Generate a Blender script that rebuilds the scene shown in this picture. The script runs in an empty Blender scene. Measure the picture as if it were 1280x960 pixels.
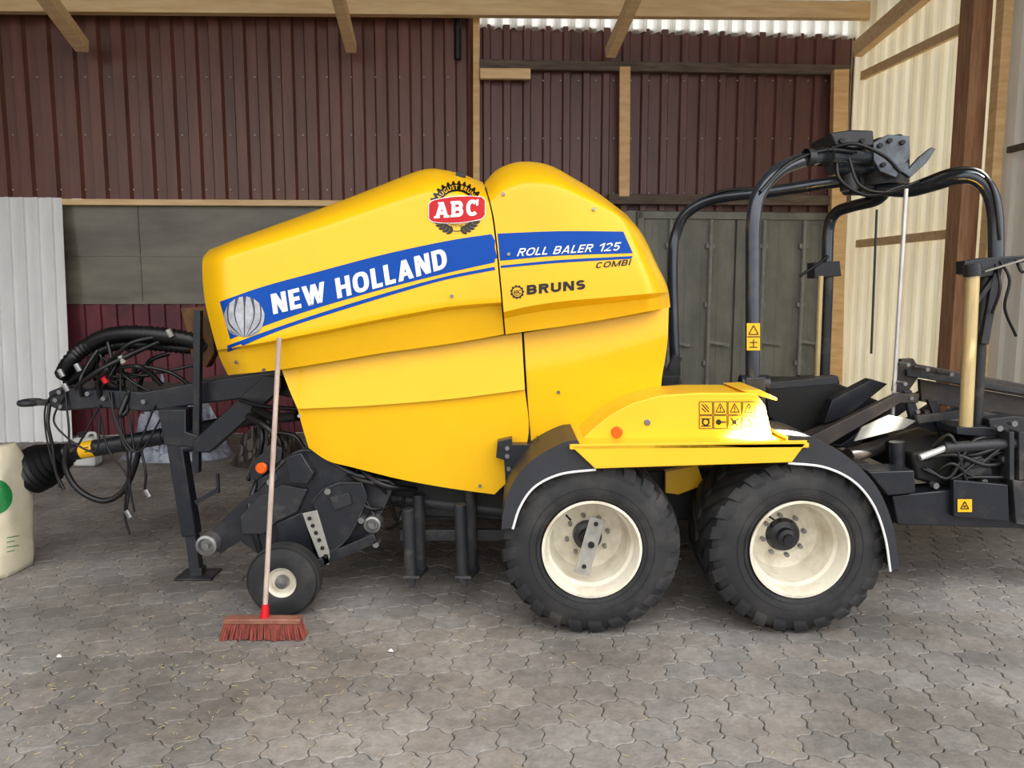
import bpy, bmesh, math, random
from mathutils import Vector, Matrix, noise
from mathutils.bvhtree import BVHTree
random.seed(7)
SC = bpy.context.scene
COL = SC.collection
try:
    SC.view_settings.view_transform = 'Standard'
    SC.view_settings.look = 'None'
except Exception: pass
V = Vector
PI = math.pi
# ------------------------------------------------------------------ camera
F = 961.0; PIT = math.radians(6.7); H = 1.853
cp, sp = math.cos(PIT), math.sin(PIT)
CAM = V((0,0,H))
cd = bpy.data.cameras.new('camera'); cam = bpy.data.objects.new('camera', cd); COL.objects.link(cam)
cam.location = CAM; cam.rotation_euler = (math.radians(90)-PIT,0,0)
cd.sensor_width = 36; cd.lens = F/1280*36; cd.clip_end = 200
SC.camera = cam
def ray(u,v):
    a=(u-640)/F; b=(480-v)/F
    return V((a, cp+b*sp, -sp+b*cp))
def P(u,v,Y):
    d=ray(u,v); return CAM+d*(Y/d.y)
def PG(u,v,z=0.0):
    d=ray(u,v); return CAM+d*((z-H)/d.z)
TH = math.radians(4.76); EX=V((math.cos(TH),math.sin(TH),0)); EY=V((-math.sin(TH),math.cos(TH),0))
WY = 10.4; WX = 5.5
def WF(x,y,z): return EX*x+EY*y+V((0,0,z))
def wb(u,v,off=0.0):
    d=ray(u,v); t=(WY-off)/d.dot(EY); p=CAM+d*t
    return p.dot(EX), p.z
def wr(u,v,off=0.0):
    d=ray(u,v); t=(WX-off)/d.dot(EX); p=CAM+d*t
    return p.dot(EY), p.z
# ------------------------------------------------------------------ materials
def c(r,g,b):
    f=lambda x:(x/255/12.92) if x/255<=.04045 else ((x/255+.055)/1.055)**2.4
    return (f(r),f(g),f(b),1)
def M(name, col, rough=.5, metal=0, var=.12, scale=6, bump=0.0, stretch=(1,1,1), col2=None, coat=0, trans=0, thr=(.35,.7), spec=.5, bscale=None, attr=None, patch=None):
    m=bpy.data.materials.new(name); m.use_nodes=True; nt=m.node_tree; N=nt.nodes; L=nt.links
    b=N['Principled BSDF']; b.inputs['Roughness'].default_value=rough; b.inputs['Metallic'].default_value=metal
    b.inputs['Specular IOR Level'].default_value=spec
    if coat: b.inputs['Coat Weight'].default_value=coat; b.inputs['Coat Roughness'].default_value=.08
    tc=N.new('ShaderNodeTexCoord'); mp=N.new('ShaderNodeMapping'); mp.inputs['Scale'].default_value=stretch
    L.new(tc.outputs['Object'],mp.inputs['Vector'])
    nz=N.new('ShaderNodeTexNoise'); nz.inputs['Scale'].default_value=scale; nz.inputs['Detail'].default_value=6; nz.inputs['Roughness'].default_value=.6
    L.new(mp.outputs[0],nz.inputs['Vector'])
    rp=N.new('ShaderNodeMapRange'); rp.inputs['From Min'].default_value=thr[0]; rp.inputs['From Max'].default_value=thr[1]
    L.new(nz.outputs['Fac'],rp.inputs['Value'])
    mx=N.new('ShaderNodeMix'); mx.data_type='RGBA'
    if col2 is None: 
        col2=tuple(x*(1-2*var) for x in col[:3])+(1,)
    mx.inputs['A'].default_value=col; mx.inputs['B'].default_value=col2
    L.new(rp.outputs[0],mx.inputs['Factor'])
    out=mx.outputs['Result']
    if attr:
        at=N.new('ShaderNodeAttribute'); at.attribute_name=attr
        m2=N.new('ShaderNodeMix'); m2.data_type='RGBA'; m2.blend_type='MULTIPLY'; m2.inputs['Factor'].default_value=1
        L.new(out,m2.inputs['A']); L.new(at.outputs['Color'],m2.inputs['B']); out=m2.outputs['Result']
    if patch:
        n3=N.new('ShaderNodeTexNoise'); n3.inputs['Scale'].default_value=patch[0]; n3.inputs['Detail'].default_value=8; n3.inputs['Roughness'].default_value=.75
        L.new(mp.outputs[0],n3.inputs['Vector'])
        r3=N.new('ShaderNodeMapRange'); r3.inputs['From Min'].default_value=.4; r3.inputs['From Max'].default_value=.62; r3.inputs['To Min'].default_value=patch[1]; r3.inputs['To Max'].default_value=patch[2]
        L.new(n3.outputs['Fac'],r3.inputs['Value'])
        m3=N.new('ShaderNodeMix'); m3.data_type='RGBA'; m3.blend_type='MULTIPLY'; m3.inputs['Factor'].default_value=1
        L.new(out,m3.inputs['A']); L.new(r3.outputs[0],m3.inputs['B']); out=m3.outputs['Result']
    L.new(out,b.inputs['Base Color'])
    if bump:
        n2=N.new('ShaderNodeTexNoise'); n2.inputs['Scale'].default_value=bscale or scale*6; n2.inputs['Detail'].default_value=4
        L.new(mp.outputs[0],n2.inputs['Vector'])
        bp=N.new('ShaderNodeBump'); bp.inputs['Strength'].default_value=bump; bp.inputs['Distance'].default_value=.01
        L.new(n2.outputs['Fac'],bp.inputs['Height']); L.new(bp.outputs[0],b.inputs['Normal'])
    if trans:
        tr=N.new('ShaderNodeBsdfTranslucent'); L.new(out,tr.inputs['Color'])
        ms=N.new('ShaderNodeMixShader'); ms.inputs[0].default_value=trans
        L.new(b.outputs[0],ms.inputs[1]); L.new(tr.outputs[0],ms.inputs[2])
        L.new(ms.outputs[0],N['Material Output'].inputs['Surface'])
    return m
YEL=M('yellow paint',c(252,194,18),.3,var=.05,scale=1.5,coat=.25,thr=(.45,.75),spec=.35)
YEL2=M('yellow plastic',c(254,199,36),.38,var=.05,scale=2,coat=.12)
BLUE=M('blue decal',c(0,72,166),.5,var=.03,spec=.2)
WHITE=M('white decal',c(240,240,238),.4,var=.02)
BLACKD=M('black decal',c(10,10,10),.4,var=.05)
REDD=M('red decal',c(198,14,26),.45,var=.03,spec=.3)
ORGD=M('sticker yellow',c(250,190,24),.4,var=.03)
SILV=M('silver decal',c(186,188,194),.35,metal=.15,var=.2,scale=22)
DKEMB=M('dark emblem',c(58,66,92),.5)
BLK=M('black steel',c(30,33,40),.34,var=.25,scale=9,bump=.08,col2=c(60,58,56),thr=(.5,.85))
BLK2=M('dusty black steel',c(38,40,44),.5,var=.2,scale=7,bump=.15,col2=c(94,88,80),thr=(.52,.85))
BLK3=M('deep black chassis',c(14,15,17),.6,var=.2,scale=7,col2=c(34,32,30),thr=(.5,.85))
BRN=M('dirty dark steel',c(50,45,43),.4,var=.2,scale=5,bump=.15,col2=c(92,78,66),thr=(.46,.82))
RUST=M('rusty bracket',c(70,50,24),.7,scale=14,bump=.3,col2=c(110,70,30))
TUBE=M('glossy arch tube',c(66,72,80),.16,metal=.55,var=.2,scale=8,col2=c(88,88,88),thr=(.5,.85),coat=.3)
PLT=M('head plate grey',c(98,104,112),.3,metal=.4,var=.2,scale=12,col2=c(64,68,74))
RUB=M('tyre rubber',c(32,33,36),.66,var=.2,scale=5,bump=.12,col2=c(68,65,62),thr=(.45,.8))
MUD=M('mudguard rubber',c(44,46,52),.5,var=.15,scale=6)
RIM=M('cream rim paint',c(232,226,208),.4,var=.15,scale=6,col2=c(176,160,134),thr=(.46,.82))
HOSE=M('hose rubber',c(16,16,18),.4,var=.2,scale=20)
STEEL=M('grey steel',c(150,150,150),.38,metal=.7,var=.2,scale=18)
CHR=M('chrome rod',c(225,223,220),.3,metal=.4,var=.08)
GALV=M('pale grey plate',c(168,166,158),.5,metal=.2,var=.15,scale=16)
LROD=M('lock rod paint',c(150,152,146),.5,var=.15,scale=9)
BRASS=M('pale cream roller',c(216,192,138),.35,metal=.25,var=.12,scale=6,stretch=(8,8,1))
ORA=M('orange reflector',c(240,100,16),.25,coat=.4)
WOOD=M('new pine',c(240,202,146),.6,var=.1,scale=3,stretch=(1,1,6),bump=.05,col2=c(218,172,118))
WOODH=M('new pine beam',c(250,218,166),.6,var=.1,scale=3,stretch=(.5,6,6),bump=.05,col2=c(230,192,138))
WOODO=M('old grey timber',c(114,98,86),.75,scale=4,stretch=(.6,6,8),bump=.2,col2=c(72,62,56))
WOODR=M('brown timber post',c(186,142,106),.7,scale=4,stretch=(6,6,.6),bump=.2,col2=c(146,104,76))
SHEET=M('maroon profiled sheet',c(120,76,63),.38,var=.2,scale=2.2,stretch=(3,3,.35),bump=.05,col2=c(86,54,47),thr=(.35,.75))
SHEET2=M('purple brown sheet',c(112,72,67),.38,var=.2,scale=2.2,stretch=(3,3,.35),bump=.05,col2=c(84,54,51),thr=(.35,.75))
SHEET3=M('lower red sheet',c(116,44,54),.5,var=.2,scale=2.5,col2=c(66,30,38))
WSHEET=M('white profiled sheet',c(243,244,244),.4,var=.06,scale=2,stretch=(2,2,.5))
TRN=M('translucent cream sheet',c(246,242,228),.5,var=.03,scale=1.2,stretch=(2,2,.4),trans=.6,col2=c(234,227,208))
TRN2=M('grey translucent sheet',c(220,216,208),.5,var=.06,scale=2,stretch=(2,2,.4),trans=.35)
SKY=M('translucent roof strip',c(254,254,252),.5,var=.01,trans=.9)
ROOF=M('roof sheet',c(160,152,142),.6,scale=2)
CONT=M('container paint',c(138,139,130),.6,scale=3,stretch=(1,1,.5),bump=.1,col2=c(108,110,102))
GLASS=M('dusty sheet',c(126,120,104),.26,scale=1.6,stretch=(.6,.6,2.2),col2=c(82,79,69),thr=(.3,.75),spec=.5)
BRISTLE=M('red bristles',c(160,76,64),.8,scale=60,stretch=(1,1,.2),bump=.5,col2=c(96,50,42))
STICK=M('broom stick wood',c(198,180,168),.6,scale=10,stretch=(4,4,.4),col2=c(160,138,126))
REDP=M('broom block wood',c(146,98,80),.5,col2=c(108,62,50),scale=14)
BAG=M('woven sack',c(222,214,190),.55,scale=5,bump=.12,col2=c(204,194,166),bscale=80)
GREEN=M('green print',c(34,128,64),.5)
FILM=M('crumpled plastic film',c(160,166,182),.2,scale=6,col2=c(84,88,100),bump=.4)
CAN=M('white plastic',c(214,216,214),.4)
STRAW=M('straw',c(190,172,132),.7)
PAVE=M('concrete paver',c(156,151,146),.72,scale=.75,bump=.4,bscale=60,col2=c(110,105,99),thr=(.36,.64),attr='tile',patch=(16,.78,1.08))
JOINT=M('dark joint sand',c(84,78,71),.95,scale=12)
# ------------------------------------------------------------------ objects
WL={}
def setp(o,parent,org=V((0,0,0))):
    if parent is not None:
        o.parent=parent; o.location=org-WL[parent]
    else: o.location=org
    WL[o]=V(org)
def tag(o,label=None,cat=None,group=None,kind=None):
    if label: o['label']=label
    if cat: o['category']=cat
    if group: o['group']=group
    if kind: o['kind']=kind
    return o
def empty(name,loc,label,cat,group=None):
    o=bpy.data.objects.new(name,None); COL.objects.link(o); o.location=loc; WL[o]=V(loc); o.empty_display_size=.2
    return tag(o,label,cat,group)
def crs(pts,n):
    pts=[V(p) for p in pts]
    if len(pts)<3:
        return [pts[0].lerp(pts[-1],i/(n-1)) for i in range(n)]
    q=[pts[0]*2-pts[1]]+pts+[pts[-1]*2-pts[-2]]
    dense=[]
    for i in range(1,len(q)-2):
        p0,p1,p2,p3=q[i-1:i+3]
        for k in range(12):
            t=k/12
            dense.append(.5*((2*p1)+(p2-p0)*t+(2*p0-5*p1+4*p2-p3)*t*t+(3*p1-p0-3*p2+p3)*t**3))
    dense.append(pts[-1])
    L=[0]
    for a,b in zip(dense,dense[1:]): L.append(L[-1]+(b-a).length)
    out=[];j=0
    for i in range(n):
        s=L[-1]*i/(n-1)
        while j<len(L)-2 and L[j+1]<s: j+=1
        d=L[j+1]-L[j]
        out.append(dense[j].lerp(dense[j+1],(s-L[j])/d if d>1e-9 else 0))
    return out
class MB:
    def __init__(s): s.v=[]; s.f=[]
    def add(s,vs,fs):
        o=len(s.v); s.v+= [tuple(x) for x in vs]; s.f+=[tuple(i+o for i in f) for f in fs]; return s
    def box(s,p0,p1):
        x0,y0,z0=p0;x1,y1,z1=p1
        return s.add([(x,y,z) for x in(x0,x1) for y in(y0,y1) for z in(z0,z1)],[(0,1,3,2),(4,6,7,5),(0,4,5,1),(2,3,7,6),(0,2,6,4),(1,5,7,3)])
    def beam(s,a,b,w,h,up=None):
        a=V(a);b=V(b);d=(b-a).normalized()
        if up is None: up=V((0,0,1)) if abs(d.z)<.8 else V((0,1,0))
        sx=d.cross(V(up)).normalized()*w/2; uy=sx.normalized().cross(d).normalized()*h/2
        vs=[]
        for p in(a,b):
            for i,j in((-1,-1),(1,-1),(1,1),(-1,1)): vs.append(p+sx*i+uy*j)
        return s.add(vs,[(3,2,1,0),(4,5,6,7),(0,1,5,4),(1,2,6,5),(2,3,7,6),(3,0,4,7)])
    def tube(s,pts,r,n=None,seg=10,smooth=True,rib=0):
        pts=[V(p) for p in pts]
        if n is None: n=max(2,len(pts)*8) if len(pts)>2 else 2
        if smooth or rib: q=crs(pts,n)
        else: q=pts
        t=(q[1]-q[0]).normalized(); u=t.orthogonal().normalized(); vs=[]; fs=[]
        for i,p in enumerate(q):
            t2=((q[min(i+1,len(q)-1)]-q[max(i-1,0)])).normalized()
            u=(u-t2*u.dot(t2)).normalized(); w=t2.cross(u)
            rr=r(i/(len(q)-1)) if callable(r) else r
            if rib: rr*=1+rib*(1 if i%2 else -1)
            for k in range(seg):
                a=2*PI*k/seg; vs.append(p+(u*math.cos(a)+w*math.sin(a))*rr)
        for i in range(len(q)-1):
            for k in range(seg):
                k2=(k+1)%seg; fs.append((i*seg+k,i*seg+k2,(i+1)*seg+k2,(i+1)*seg+k))
        fs.append(tuple(range(seg-1,-1,-1))); fs.append(tuple((len(q)-1)*seg+k for k in range(seg)))
        return s.add(vs,fs)
    def cyl(s,a,b,r,seg=20,r2=None):
        r2=r if r2 is None else r2
        return s.tube([a,b],lambda t:r+(r2-r)*t,n=2,seg=seg)
    def prism(s,px,Y0,Y1):
        fr=[P(u,v,Y0) for u,v in px]; n=len(fr)
        return s.add(fr+[V((p.x,Y1,p.z)) for p in fr],[tuple(range(n)),tuple(range(2*n-1,n-1,-1))]+[(i,(i+1)%n,n+(i+1)%n,n+i) for i in range(n)])
    def lathe(s,prof,ctr,axis=V((0,1,0)),seg=48,closed=False):
        axis=V(axis).normalized(); u=axis.orthogonal().normalized(); w=axis.cross(u); vs=[];fs=[];n=len(prof)
        for k in range(seg):
            a=2*PI*k/seg
            for (y,r) in prof: vs.append(V(ctr)+axis*y+(u*math.cos(a)+w*math.sin(a))*max(r,1e-4))
        for k in range(seg):
            k2=(k+1)%seg
            for i in range(n if closed else n-1):
                j=(i+1)%n; fs.append((k*n+i,k*n+j,k2*n+j,k2*n+i))
        return s.add(vs,fs)
    def build(s,name,mat,parent=None,org=V((0,0,0)),bevel=0,ang=35,label=None,sub=False):
        me=bpy.data.meshes.new(name); me.from_pydata(s.v,[],s.f); me.validate(); me.update()
        bm=bmesh.new(); bm.from_mesh(me); bmesh.ops.recalc_face_normals(bm,faces=bm.faces); bm.to_mesh(me); bm.free()
        me.shade_smooth()
        try: me.set_sharp_from_angle(angle=math.radians(ang))
        except Exception: pass
        me.materials.append(mat)
        o=bpy.data.objects.new(name,me); COL.objects.link(o); setp(o,parent,V(org))
        if bevel:
            m=o.modifiers.new('bevel','BEVEL'); m.width=bevel; m.segments=2; m.limit_method='ANGLE'; m.angle_limit=math.radians(40)
        if label: o['label']=label
        return o
def kids(o): return [x for x in COL.objects if x.parent==o]
def copytree(o,delta,parent=None):
    n=o.copy(); COL.objects.link(n); WL[n]=WL[o]+V(delta)
    if parent is not None: n.parent=parent; n.location=WL[n]-WL[parent]
    else: n.location=WL[n]
    for k in kids(o): copytree(k,delta,n)
    return n
# ------------------------------------------------------------------ panels (curved patches)
def coonspx(T,B,L,R,ns,nt):
    tv=lambda q:[(a,b,0) for a,b in q]
    T=crs(tv(T),ns+1);B=crs(tv(B),ns+1);L=crs(tv(L),nt+1);R=crs(tv(R),nt+1)
    g=[]
    for j in range(nt+1):
        t=j/nt
        for i in range(ns+1):
            s=i/ns
            p=T[i]*(1-t)+B[i]*t+L[j]*(1-s)+R[j]*s-(T[0]*(1-s)*(1-t)+T[-1]*s*(1-t)+B[0]*(1-s)*t+B[-1]*s*t)
            g.append((p.x,p.y,s,t))
    return g
YC=5.35
def panel(name,T,B,L,R,Yf,mat,parent,ns=44,nt=24,thick=.02,mirror=True):
    g=coonspx(T,B,L,R,ns,nt)
    fr=[P(a,b,Yf(s,t)) for a,b,s,t in g]
    n=len(fr); w=ns+1
    vs=fr+[p+V((0,thick,0)) for p in fr]; fs=[]
    for j in range(nt):
        for i in range(ns):
            a=j*w+i; fs.append((a,a+1,a+w+1,a+w)); fs.append((n+a+w,n+a+w+1,n+a+1,n+a))
    rim=[i for i in range(w)]+[j*w+ns for j in range(1,nt+1)]+[nt*w+i for i in range(ns-1,-1,-1)]+[j*w for j in range(nt-1,0,-1)]
    for a,b in zip(rim,rim[1:]+rim[:1]): fs.append((a,n+a,n+b,b))
    o=MB().add(vs,fs).build(name,mat,parent,ang=28)
    bv=BVHTree.FromPolygons([tuple(x) for x in fr],[f for f in fs if max(f)<n])
    if mirror:
        MB().add([V((p[0],2*YC-p[1],p[2])) for p in vs],fs).build(name,mat,parent,ang=28)
    return o,bv
# ------------------------------------------------------------------ decals lying on a surface
def hit(u,v,bvs,off,Yd):
    d=ray(u,v).normalized()
    best=None
    for bv in (bvs if isinstance(bvs,list) else [bvs]):
        if bv is None: continue
        loc,nor,idx,dist=bv.ray_cast(CAM,d)
        if loc is not None and (best is None or dist<best[2]):
            if nor.dot(d)>0: nor=-nor
            best=(loc,nor,dist)
    if best: return best[0]+best[1]*off
    return P(u,v,Yd-off)
def decal(name,v2,fs,bvs,off,mat,parent,Yd=4.3,maxl=7,label=None):
    bm=bmesh.new(); bv=[bm.verts.new((a,b,0)) for a,b in v2]
    for f in fs:
        try: bm.faces.new([bv[i] for i in f])
        except Exception: pass
    bmesh.ops.triangulate(bm,faces=bm.faces)
    for k in range(5):
        ed=[e for e in bm.edges if e.calc_length()>maxl]
        if not ed: break
        bmesh.ops.subdivide_edges(bm,edges=ed,cuts=1); bmesh.ops.triangulate(bm,faces=bm.faces)
    bm.verts.ensure_lookup_table()
    vs=[hit(x.co.x,x.co.y,bvs,off,Yd) for x in bm.verts]; 
    for i,x in enumerate(bm.verts): x.index=i
    ff=[tuple(x.index for x in f.verts) for f in bm.faces]; bm.free()
    return MB().add(vs,ff).build(name,mat,parent,ang=60,label=label)
def G_rect(x0,y0,x1,y1): return [(x0,y0),(x1,y0),(x1,y1),(x0,y1)]
def G_sl(xt,xb,t,yt=1,yb=0): return [(xt,yt),(xt+t,yt),(xb+t,yb),(xb,yb)]
def G_arc(cx,cy,rx,ry,t,th,a0,a1,n=18,p=1.0):
    o=[]
    def pt(a,RX,RY):
        ca,sa=math.cos(a),math.sin(a)
        return (cx+math.copysign(abs(ca)**p,ca)*RX,cy+math.copysign(abs(sa)**p,sa)*RY)
    for i in range(n):
        a=math.radians(a0+(a1-a0)*i/n); b=math.radians(a0+(a1-a0)*(i+1)/n)
        o.append([pt(a,rx,ry),pt(b,rx,ry),pt(b,rx-t,ry-th),pt(a,rx-t,ry-th)])
    return o
def glyph(ch,t,W=1.0):
    h=t*.86
    w={'I':t,'1':.42,'L':.52,'E':.55,'W':1.12,'M':.92,'N':.72,'H':.70,'O':.78,'D':.70,'A':.76,'R':.66,'B':.66,'C':.68,'U':.68,'S':.6,'2':.6,'5':.6,' ':.28}[ch]
    if ch!='I': w*=W
    g=[]
    if ch=='N': g=[G_rect(0,0,t,1),G_rect(w-t,0,w,1),G_sl(0,w-t*1.15,t*1.15)]
    elif ch=='E': g=[G_rect(0,0,t,1),G_rect(0,0,w,h),G_rect(0,1-h,w,1),G_rect(0,.5-h/2,w*.93,.5+h/2)]
    elif ch=='W': m=(w-t)/2; g=[G_sl(0,w*.2,t),G_sl(m,w*.2,t),G_sl(m,w*.8-t,t),G_sl(w-t,w*.8-t,t)]
    elif ch=='M': m=(w-t)/2; g=[G_rect(0,0,t,1),G_rect(w-t,0,w,1),G_sl(0,m,t),G_sl(w-t,m,t)]
    elif ch=='H': g=[G_rect(0,0,t,1),G_rect(w-t,0,w,1),G_rect(0,.5-h/2,w,.5+h/2)]
    elif ch=='O': g=G_arc(w/2,.5,w/2,.5,t,h,0,360,36,.8)
    elif ch=='L': g=[G_rect(0,0,t,1),G_rect(0,0,w,h)]
    elif ch=='I': g=[G_rect(0,0,t,1)]
    elif ch=='A': m=(w-t)/2; g=[G_sl(m,0,t),G_sl(m,w-t,t),G_rect(w*.2,.2,w*.8,.2+h*.9)]
    elif ch=='D': g=[G_rect(0,0,t,1),G_rect(0,0,w*.42,h),G_rect(0,1-h,w*.42,1)]+G_arc(w*.42,.5,w*.58,.5,t,h,-90,90,20,.85)
    elif ch=='R': g=[G_rect(0,0,t,1),G_rect(0,1-h,w*.6,1),G_rect(0,.42,w*.6,.42+h)]+G_arc(w*.6,.71,w*.38,.29,t,h,-90,90)+[G_sl(w*.42,w-t,t,.45,0)]
    elif ch=='B': g=[G_rect(0,0,t,1),G_rect(0,1-h,w*.6,1),G_rect(0,.5-h/2,w*.6,.5+h/2),G_rect(0,0,w*.6,h)]+G_arc(w*.6,.75-h/4,w*.36,.25+h/4,t,h,-90,90)+G_arc(w*.6,.25+h/4,w*.4,.25+h/4,t,h,-90,90)
    elif ch=='C': g=G_arc(w/2,.5,w/2,.5,t,h,42,318,30,.85)
    elif ch=='U': g=[G_rect(0,.35,t,1),G_rect(w-t,.35,w,1)]+G_arc(w/2,.35,w/2,.35,t,h,180,360)
    elif ch=='S': ry=.25+h/4; g=G_arc(w/2,1-ry,w/2,ry,t,h,25,270)+G_arc(w/2,ry,w/2,ry,t,h,90,-155)
    elif ch=='1': g=[G_rect(w-t,0,w,1),[(w-t,1),(0,.8),(0,.62),(w-t,.8)]]
    elif ch=='2': g=G_arc(w/2,.7,w/2,.3,t,h,165,-25)+[[(w-t*.4,.58),(w*.72,.52),(0,h*.6),(t*1.4,h)],G_rect(0,0,w,h)]
    elif ch=='5': g=[G_rect(w*.08,1-h,w*.95,1),G_rect(w*.08,.5,w*.08+t,1)]+G_arc(w/2,.33,w/2,.33,t,h,140,-150)
    return g,w
class D2:
    def __init__(s): s.v=[]; s.f=[]
    def poly(s,p): o=len(s.v); s.v+=list(p); s.f.append(tuple(range(o,o+len(p)))); return s
    def strip(s,A,B,n=60):
        A=crs([(a,b,0) for a,b in A],n);B=crs([(a,b,0) for a,b in B],n); o=len(s.v)
        s.v+=[(p.x,p.y) for p in A]+[(p.x,p.y) for p in B]
        for i in range(n-1): s.f.append((o+i,o+i+1,o+n+i+1,o+n+i))
        return s
    def ring(s,cx,cy,r0,r1,a0=0,a1=360,n=48,teeth=0,sy=1.0):
        o=len(s.v)
        for k in range(n+1):
            a=math.radians(a0+(a1-a0)*k/n)
            rr=r1
            if teeth: rr=r1+(teeth if (k//2)%2==0 else 0)
            s.v.append((cx+r0*math.cos(a),cy-r0*sy*math.sin(a))); s.v.append((cx+rr*math.cos(a),cy-rr*sy*math.sin(a)))
        for k in range(n): s.f.append((o+2*k,o+2*k+1,o+2*k+3,o+2*k+2))
        return s
    def line(s,a,b,w):
        a=V(a);b=V(b);d=(b-a).normalized();n=V((-d.y,d.x))*w/2
        return s.poly([tuple(a-n),tuple(b-n),tuple(b+n),tuple(a+n)])
    def leaf(s,a,b,w):
        a=V(a);b=V(b);d=(b-a);n=V((-d.y,d.x)).normalized()*w/2
        return s.poly([tuple(a),tuple(a+d*.3+n*.9),tuple(a+d*.6+n),tuple(b),tuple(a+d*.6-n),tuple(a+d*.3-n*.9)])
    def text(s,txt,fn,bold=.0,space=1.0):
        cu=bpy.data.curves.new('t','FONT'); cu.body=txt; cu.offset=bold; cu.space_character=space; cu.resolution_u=3
        ob=bpy.data.objects.new('t',cu); COL.objects.link(ob); bpy.context.view_layer.update()
        me=bpy.data.meshes.new_from_object(ob.evaluated_get(bpy.context.evaluated_depsgraph_get()))
        xs=[v.co.x for v in me.vertices]; ys=[v.co.y for v in me.vertices]
        x0,x1,y0,y1=min(xs),max(xs),min(ys),max(ys); o=len(s.v)
        for v in me.vertices: s.v.append(tuple(fn((v.co.x-x0)/(x1-x0),(v.co.y-y0)/(y1-y0))))
        for p in me.polygons: s.f.append(tuple(o+i for i in p.vertices))
        bpy.data.objects.remove(ob); bpy.data.meshes.remove(me); bpy.data.curves.remove(cu)
        return s
    def go(s,name,bvs,off,mat,parent,Yd=4.3,maxl=7,label=None): return decal(name,s.v,s.f,bvs,off,mat,parent,Yd,maxl,label)
def words(name,txt,fn,bvs,off,mat,parent,t=.24,gap=.14,W=1.0,maxl=7,slab=0):
    x=0; out=[[]]
    for ch in txt:
        g,w=glyph(ch,t,W)
        if slab:
            if ch=='A': g=g+[G_rect(-slab,0,t+slab,t*.55),G_rect(w-t-slab,0,w+slab,t*.55),G_rect(w*.22,1-t*.5,w*.6,1)]
            if ch=='B': g=g+[G_rect(-slab,0,t,t*.55),G_rect(-slab,1-t*.55,t,1)]
            if ch=='C': g=g+[G_rect(w-t*.6,.62,w,.98)]
        if ch==' ': out.append([])
        out[-1]+=[[(a+x,b) for a,b in p] for p in g]; x+=w+gap
    L=x-gap
    for pcs in out:
        d=D2()
        for p in pcs: d.poly([fn(a/L,b) for a,b in p])
        d.go(name,bvs,off,mat,parent,maxl=maxl)
def aff(p0,xv,yv): return lambda x,y:(p0[0]+x*xv[0]+y*yv[0],p0[1]+x*xv[1]+y*yv[1])
# ================================================================== SETTING
def build_floor():
    base=MB().box((-26,-14,-.3),(22,26,-.012)).build('floor',JOINT); tag(base,kind='structure')
    a=.111; wx=a*math.sqrt(3); wy=a*1.5
    vs=[];fs=[];cols=[]
    rnd=random.Random(3)
    y0,y1=1.2,11.2
    nrow=int((y1-y0)/wy)
    NS=5
    for r in range(nrow):
        yy=y0+r*wy
        xm=3.2+yy*.72
        n=int(2*xm/wx)
        for k in range(n):
            cx=-xm+ (k+(r%2)*.5)*wx
            cx=round(( cx)/ (wx/2))*(wx/2)
            if (round(cx/(wx/2))+r)%2: cx+=wx/2
            cs=[(cx+a*math.cos(math.radians(30+60*i)),yy+a*math.sin(math.radians(30+60*i))) for i in range(6)]
            ring=[]
            for i in range(6):
                p,q=cs[i],cs[(i+1)%6]; dx,dy=q[0]-p[0],q[1]-p[1]; L=math.hypot(dx,dy); nx,ny=-dy/L,dx/L
                for j in range(NS):
                    t=j/NS; o=.012*math.sin(2*PI*t)
                    ring.append((p[0]+dx*t+nx*o+rnd.uniform(-.0022,.0022),p[1]+dy*t+ny*o+rnd.uniform(-.0022,.0022)))
            dz=rnd.uniform(-.0015,.0015); g=rnd.uniform(.84,1.07); wv=rnd.uniform(-.02,.025)
            tx,ty=rnd.uniform(-.01,.01),rnd.uniform(-.01,.01)
            o=len(vs); m=len(ring)
            for sc,z in((.988,-.012),(.972,-.003),(.93,0.0)):
                for (x,y) in ring:
                    X=cx+(x-cx)*sc; Y=yy+(y-yy)*sc
                    w=EX*X+EY*Y
                    vs.append((w.x,w.y,z+dz+tx*(x-cx)+ty*(y-yy)-.003))
            for b in(0,1):
                for i in range(m):
                    j=(i+1)%m; fs.append((o+b*m+i,o+b*m+j,o+(b+1)*m+j,o+(b+1)*m+i))
            fs.append(tuple(o+2*m+i for i in range(m)))
            cols+= [(g+wv,g,g-wv,1)]*(3*m)
    me=bpy.data.meshes.new('floor_pavers'); me.from_pydata(vs,[],fs); me.update(); me.shade_flat()
    at=me.color_attributes.new('tile','FLOAT_COLOR','POINT')
    for i,cc in enumerate(cols): at.data[i].color=cc
    me.materials.append(PAVE)
    o=bpy.data.objects.new('floor_pavers',me); COL.objects.link(o); o.parent=base; WL[o]=V((0,0,0))
build_floor()
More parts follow.
